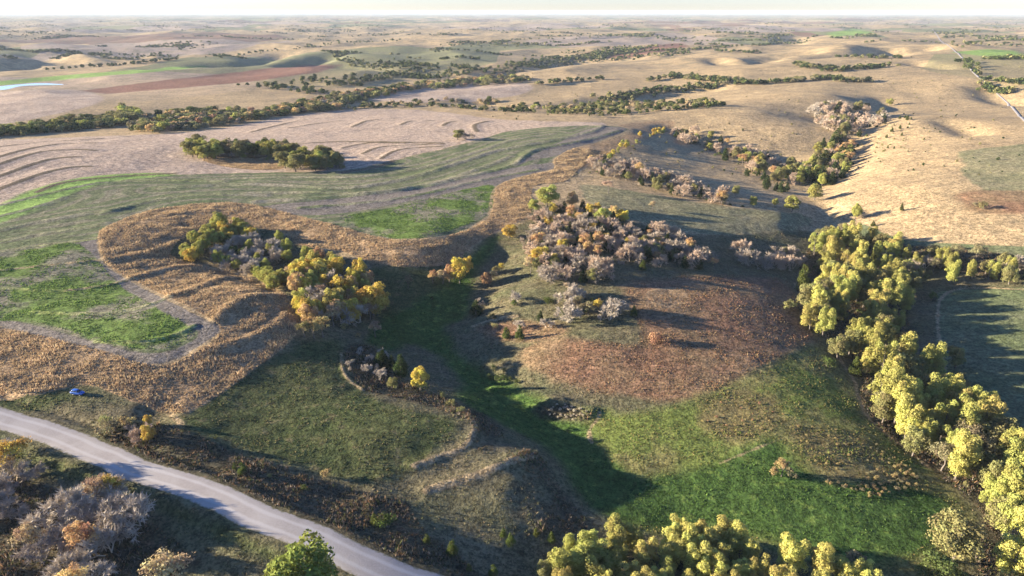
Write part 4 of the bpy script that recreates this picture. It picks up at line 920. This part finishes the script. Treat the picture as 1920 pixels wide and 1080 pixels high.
woods_area([(640,207),(740,197),(900,196),(960,206),(1050,212),(1200,210),(1290,204),(1360,198),(1300,188),(1200,194),(1120,190),(1000,197),(900,189),(760,191)], 200, 6, 10, ['olive', 'cedar', 'cedar', 'green', 'olivegrey', 'tan'], 1.2)
for px, n_, wd in (([(1260,143),(1330,150),(1420,157),(1500,152),(1560,148),(1640,154)], 90, 8), ([(1490,120),(1560,133),(1620,128),(1668,126)], 60, 8), ([(1130,190),(1230,172),(1330,165)], 60, 8), ([(570,150),(640,160),(700,150),(800,132)], 60, 18), ([(720,118),(860,128),(920,137),(1000,120),(1080,108)], 90, 18), ([(1000,128),(1080,117),(1180,110),(1290,98)], 60, 16)): woods_line(px, n_, wd, 7, 12, ['green', 'olive', 'cedar', 'olivegrey'])
blob_s = keepb
V_ = np.concatenate(FV); me = mesh_np('thicket', V_, np.arange(len(V_)).reshape(-1, 4), [FARLEAF], False, True); set_tone(me, np.concatenate(FT))
at_ = me.attributes.new('leafcol', 'FLOAT_COLOR', 'POINT'); at_.data.foreach_set('color', np.concatenate(FC).astype(np.float32).ravel())
tag(obj('thicket', me), 'dense undergrowth filling the creeks, ravines and groves between the trees', 'undergrowth', None, 'stuff')

# ------------------------------------------------------------------ standing grass: short bent blades, one mesh per kind of sward
def grass(name, label, layers, dens, hmin, hmax, w, blades, cols, rmax, seed, clump=.5, cat='grass', thr=None, extra_polys=None, wl_=9.0):
    q_ = np.random.default_rng(seed); P = []
    polys = [Q for ly, Q in FIELD if ly in layers] + (extra_polys or [])
    for Q in polys:
        lo, hi = np.maximum(Q.min(0), [-rmax, 60]), np.minimum(Q.max(0), [rmax, rmax])
        if (hi <= lo).any(): continue
        n_ = int((hi - lo).prod() * dens); p = q_.uniform(lo, hi, (min(n_, 900000), 2)); rr_ = np.hypot(p[:, 0], p[:, 1]); th_ = np.abs(np.arctan2(p[:, 0], p[:, 1]))
        p = p[(rr_ < rmax) & (rr_ > 105) & (th_ < R(46))]
        if len(p): p = p[inside(Q, p[:, 0], p[:, 1])]
        P.append(p)
    P = np.concatenate(P)
    # what is laid over this sward wins
    order = list(LAYERS)
    for ly, Q in FIELD:
        if all(order.index(ly) > order.index(l_) for l_ in layers) and len(P): P = P[~inside(Q, P[:, 0], P[:, 1])]
    d, _ = seg_dist(ROAD, P[:, 0], P[:, 1]); P = P[d > ROAD_W + .8 + q_.uniform(0, 1.2, len(P))]
    cn = fbm(P[:, 0] * .8, P[:, 1], wl_, 3) + .5
    if thr is not None: k_ = cn > thr; P = P[k_]; cn = cn[k_]
    n_ = len(P); hh = q_.uniform(hmin, hmax, n_) * (1 - clump + clump * 1.8 * np.clip(cn, 0, 1.1)); z = ground_z(P[:, 0], P[:, 1])
    B = np.concatenate([P, z[:, None]], 1)
    V = np.empty((n_, blades, 3, 3)); col_i = q_.choice(len(cols), n_); tone = np.empty((n_, blades, 3))
    for b in range(blades):
        a = q_.uniform(0, 6.283, n_); ww = w * q_.uniform(.6, 1.3, n_); off = q_.normal(size=(n_, 2)) * w * .6
        ax = np.stack([np.cos(a), np.sin(a)], 1)
        base = B.copy(); base[:, :2] += off; base[:, 2] -= .06
        V[:, b, 0] = base; V[:, b, 0, :2] += ax * ww[:, None]; V[:, b, 1] = base; V[:, b, 1, :2] -= ax * ww[:, None]
        V[:, b, 2] = base; V[:, b, 2, :2] += q_.normal(size=(n_, 2)) * hh[:, None] * .35; V[:, b, 2, 2] += hh * q_.uniform(.7, 1.15, n_)
        tone[:, b, :] = (q_.uniform(.45, 1.35, n_) * (.7 + .5 * np.clip(cn, 0, 1.2)))[:, None]
    C3 = np.array(cols)[col_i][:, None, None, :] * tone[..., None]
    V = V.reshape(-1, 3); C4 = np.concatenate([C3.reshape(-1, 3), np.ones((len(V), 1))], 1)
    me = mesh_np(name, V, np.arange(len(V)).reshape(-1, 3), [GRASS]); at2 = me.attributes.new('leafcol', 'FLOAT_COLOR', 'POINT'); at2.data.foreach_set('color', C4.astype(np.float32).ravel())
    tag(obj(name, me), label, cat, None, 'stuff'); print(name, n_, len(V) // 3)
gr = NB('grass_blades'); gcol = gr.attr('leafcol', out=0); gd = gr.n('ShaderNodeBsdfDiffuse'); gt = gr.n('ShaderNodeBsdfTranslucent'); gx = gr.n('ShaderNodeMixShader'); gx.inputs[0].default_value = .3
gr.put(gd.inputs[0], gcol); gr.put(gt.inputs[0], gcol); gr.t.links.new(gd.outputs[0], gx.inputs[1]); gr.t.links.new(gt.outputs[0], gx.inputs[2]); GRASS = gr.out(gx.outputs[0])
grass('prairie_grass', 'tall amber prairie grass filling the band round the grove', ['amber'], 3.4, .35, .95, .15, 3, [(.45, .325, .19), (.50, .38, .23), (.39, .265, .16), (.43, .33, .19)], 620, 1, .75)
grass('roadside_brush', 'brown and grey weeds and brush on the road banks', ['brush'], 2.6, .3, .95, .15, 3, [(.17, .125, .085), (.11, .10, .055), (.22, .19, .15), (.09, .10, .04), (.24, .15, .085)], 480, 2, .8)
grass('bluestem_grass', 'rusty brown bluestem grass on the central field', ['rust'], 1.8, .2, .5, .16, 2, [(.29, .155, .09), (.22, .13, .075), (.31, .22, .12), (.20, .15, .075)], 480, 3, .7)
grass('meadow_grass', 'sunlit yellow-green grass of the meadow', ['olive', 'gold'], 2.0, .15, .42, .15, 2, [(.16, .19, .052), (.115, .155, .038), (.24, .21, .08), (.27, .20, .085)], 330, 4, .7)
grass('swale_grass', 'lush dark green grass of the swale', ['lush'], 1.2, .12, .4, .2, 2, [(.075, .13, .032), (.10, .16, .04), (.06, .10, .028)], 420, 5, .7)
grass('pasture_grass', 'tufted olive-brown grass of the rough pasture', ['near'], 1.0, .15, .5, .15, 2, [(.17, .16, .085), (.13, .135, .06), (.24, .185, .11), (.10, .105, .05)], 520, 6, .8)
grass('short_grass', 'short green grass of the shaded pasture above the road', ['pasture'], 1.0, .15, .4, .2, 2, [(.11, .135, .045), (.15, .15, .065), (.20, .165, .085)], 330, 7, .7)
grass('leafy_crop', 'leafy green crop rows of the terraced field', ['crop'], 1.5, .2, .55, .24, 2, [(.13, .20, .05), (.09, .15, .04), (.17, .23, .065)], 560, 8, .6, 'crop', .40)

# ------------------------------------------------------------------ the parked car
def paint(name, c_, rough=.3, spec=.5, metal=0., coat=0.):
    m = NB(name); ns = m.noise(m.pos(), 6.0, 2)
    return m.out(m.principled(m.mix(ns, c_, tuple(q * .86 for q in c_)), rough, spec, Metallic=metal, Coat_Weight=coat))
BLUE = paint('blue_paint', (.02, .10, .42), .35, .5, .2, .6); GLASS = paint('car_glass', (.03, .04, .05), .08, .6); TYRE = paint('rubber', (.02, .02, .02), .8, .2); RIM = paint('alloy', (.55, .55, .56), .3, .5, .8); LAMP = paint('lamp_glass', (.75, .75, .72), .15, .6); RED = paint('red_lamp', (.4, .02, .02), .2, .5); DARK = paint('dark_trim', (.03, .03, .03), .6, .3)
def loft(name, st, mat, parent, cap=True):
    """stations (x, [ring of (y, z)]) joined to a closed body"""
    nr2 = len(st[0][1]); V = [(x, y, z) for x, ring in st for y, z in ring]; Fc = []
    for i in range(len(st) - 1):
        for j in range(nr2):
            a, b = i * nr2 + j, i * nr2 + (j + 1) % nr2; Fc.append((a, b, b + nr2, a + nr2))
    if cap: Fc += [tuple(range(nr2))[::-1], tuple(range((len(st) - 1) * nr2, len(st) * nr2))]
    me = bpy.data.meshes.new(name); me.from_pydata(V, [], Fc); me.update(); me.materials.append(mat)
    for p in me.polygons: p.use_smooth = True
    o = obj(name, me, parent)
    bv = o.modifiers.new('edge', 'BEVEL'); bv.width = .03; bv.segments = 2; bv.limit_method = 'ANGLE'
    return o
cp_ = unproject([(146, 739)])[0]
car = bpy.data.objects.new('parked_car', None); C.objects.link(car)
car.location = (cp_[0], cp_[1], float(ground_z(*cp_)) + .02); car.rotation_euler = (0, 0, R(-14))
tag(car, 'bright blue hatchback car parked on the grass by the gravel road', 'car')
def body_ring(hw, z0, z1): return [(-hw * .92, z0), (-hw, z0 + .18), (-hw, z1 - .16), (-hw * .9, z1), (hw * .9, z1), (hw, z1 - .16), (hw, z0 + .18), (hw * .92, z0)]
loft('body', [(-2.2, body_ring(.74, .38, .86)), (-2.1, body_ring(.84, .28, .98)), (-1.6, body_ring(.9, .22, 1.02)), (.9, body_ring(.9, .22, 1.0)), (1.6, body_ring(.88, .24, .92)), (2.05, body_ring(.82, .28, .82)), (2.2, body_ring(.7, .36, .7))], BLUE, car)
def cab_ring(hw, ht, z1): return [(-hw, .97), (-ht, z1), (ht, z1), (hw, .97)]
loft('window', [(-2.05, cab_ring(.76, .66, 1.06)), (-1.55, cab_ring(.82, .64, 1.46)), (.25, cab_ring(.83, .64, 1.50)), (1.12, cab_ring(.80, .70, 1.02))], GLASS, car)
def slab(hw, z): return [(-hw, z), (-hw * .9, z + .05), (hw * .9, z + .05), (hw, z)]
loft('roof', [(-1.75, slab(.6, 1.42)), (-1.4, slab(.66, 1.475)), (-.3, slab(.66, 1.505)), (.3, slab(.62, 1.475))], BLUE, car)
for s_ in (-1, 1):
    for xx in (-.55, .45): loft('pillar', [(xx - .05, [(s_ * .84, .98), (s_ * .66, 1.5), (s_ * .69, 1.5), (s_ * .87, .98)]), (xx + .05, [(s_ * .84, .98), (s_ * .66, 1.5), (s_ * .69, 1.5), (s_ * .87, .98)])], BLUE, car)
    loft('headlight', [(1.98, [(s_ * .52, .62), (s_ * .52, .76), (s_ * .8, .78), (s_ * .8, .64)]), (2.16, [(s_ * .5, .62), (s_ * .5, .72), (s_ * .74, .72), (s_ * .74, .62)])], LAMP, car)
    loft('taillight', [(-2.19, [(s_ * .58, .7), (s_ * .58, .88), (s_ * .76, .88), (s_ * .76, .7)]), (-2.05, [(s_ * .58, .68), (s_ * .58, .94), (s_ * .87, .92), (s_ * .87, .68)])], RED, car)
    loft('mirror', [(.72, [(s_ * .88, 1.0), (s_ * .88, 1.12), (s_ * 1.03, 1.12), (s_ * 1.03, 1.0)]), (.84, [(s_ * .88, 1.02), (s_ * .88, 1.1), (s_ * 1.0, 1.1), (s_ * 1.0, 1.02)])], BLUE, car)
    for xx in (-1.35, 1.38):
        wv = []; wheel = bpy.data.objects.new('wheel', None); C.objects.link(wheel); wheel.parent = car; wheel.location = (xx, s_ * .82, .32)
        prof = [(.19, -.1), (.3, -.11), (.33, -.07), (.33, .07), (.3, .11), (.19, .1)]; ns = 20
        V = [(q * math.cos(2 * math.pi * k_ / ns), yy, q * math.sin(2 * math.pi * k_ / ns)) for k_ in range(ns) for q, yy in prof]; m6 = len(prof)
        T = [(k_ * m6 + j, ((k_ + 1) % ns) * m6 + j, ((k_ + 1) % ns) * m6 + (j + 1) % m6, k_ * m6 + (j + 1) % m6) for k_ in range(ns) for j in range(m6)]
        obj('tyre', mesh_np('tyre', np.array(V), np.array(T), [TYRE], True, True), wheel)
        V = [(0, s_ * .06, 0)] + [(q * math.cos(2 * math.pi * k_ / ns), s_ * yy, q * math.sin(2 * math.pi * k_ / ns)) for k_ in range(ns) for q, yy in ((.19, .09), (.15, .05))]
        T = [(1 + 2 * k_, 1 + 2 * ((k_ + 1) % ns), 2 + 2 * ((k_ + 1) % ns)) for k_ in range(ns)] + [(1 + 2 * k_, 2 + 2 * ((k_ + 1) % ns), 2 + 2 * k_) for k_ in range(ns)] + [(0, 2 + 2 * k_, 2 + 2 * ((k_ + 1) % ns)) for k_ in range(ns)]
        obj('rim', mesh_np('rim', np.array(V), np.array(T), [RIM]), wheel)

# ------------------------------------------------------------------ the air
hm = bpy.data.materials.new('haze'); hm.use_nodes = True; hm.node_tree.nodes.clear()
pv = hm.node_tree.nodes.new('ShaderNodeVolumePrincipled'); pv.inputs['Color'].default_value = (.74, .86, 1, 1); pv.inputs['Density'].default_value = HAZE; pv.inputs['Anisotropy'].default_value = .0
ho = hm.node_tree.nodes.new('ShaderNodeOutputMaterial'); hm.node_tree.links.new(pv.outputs[0], ho.inputs['Volume'])
E_ = 62000.0; zb, zt = float(Hf.min()) - 1.5, max(float(Hf.max()) + 16, CAM_Z + 6)
V = [(x, y, z) for x in (-E_, E_) for y in (-E_, E_) for z in (zb, zt)]
me = bpy.data.meshes.new('haze'); me.from_pydata(V, [], [(0, 1, 3, 2), (4, 6, 7, 5), (0, 4, 5, 1), (2, 3, 7, 6), (0, 2, 6, 4), (1, 5, 7, 3)]); me.update(); me.materials.append(hm)
tag(obj('haze', me), 'thin pale blue haze lying over the far hills', 'haze', None, 'stuff')
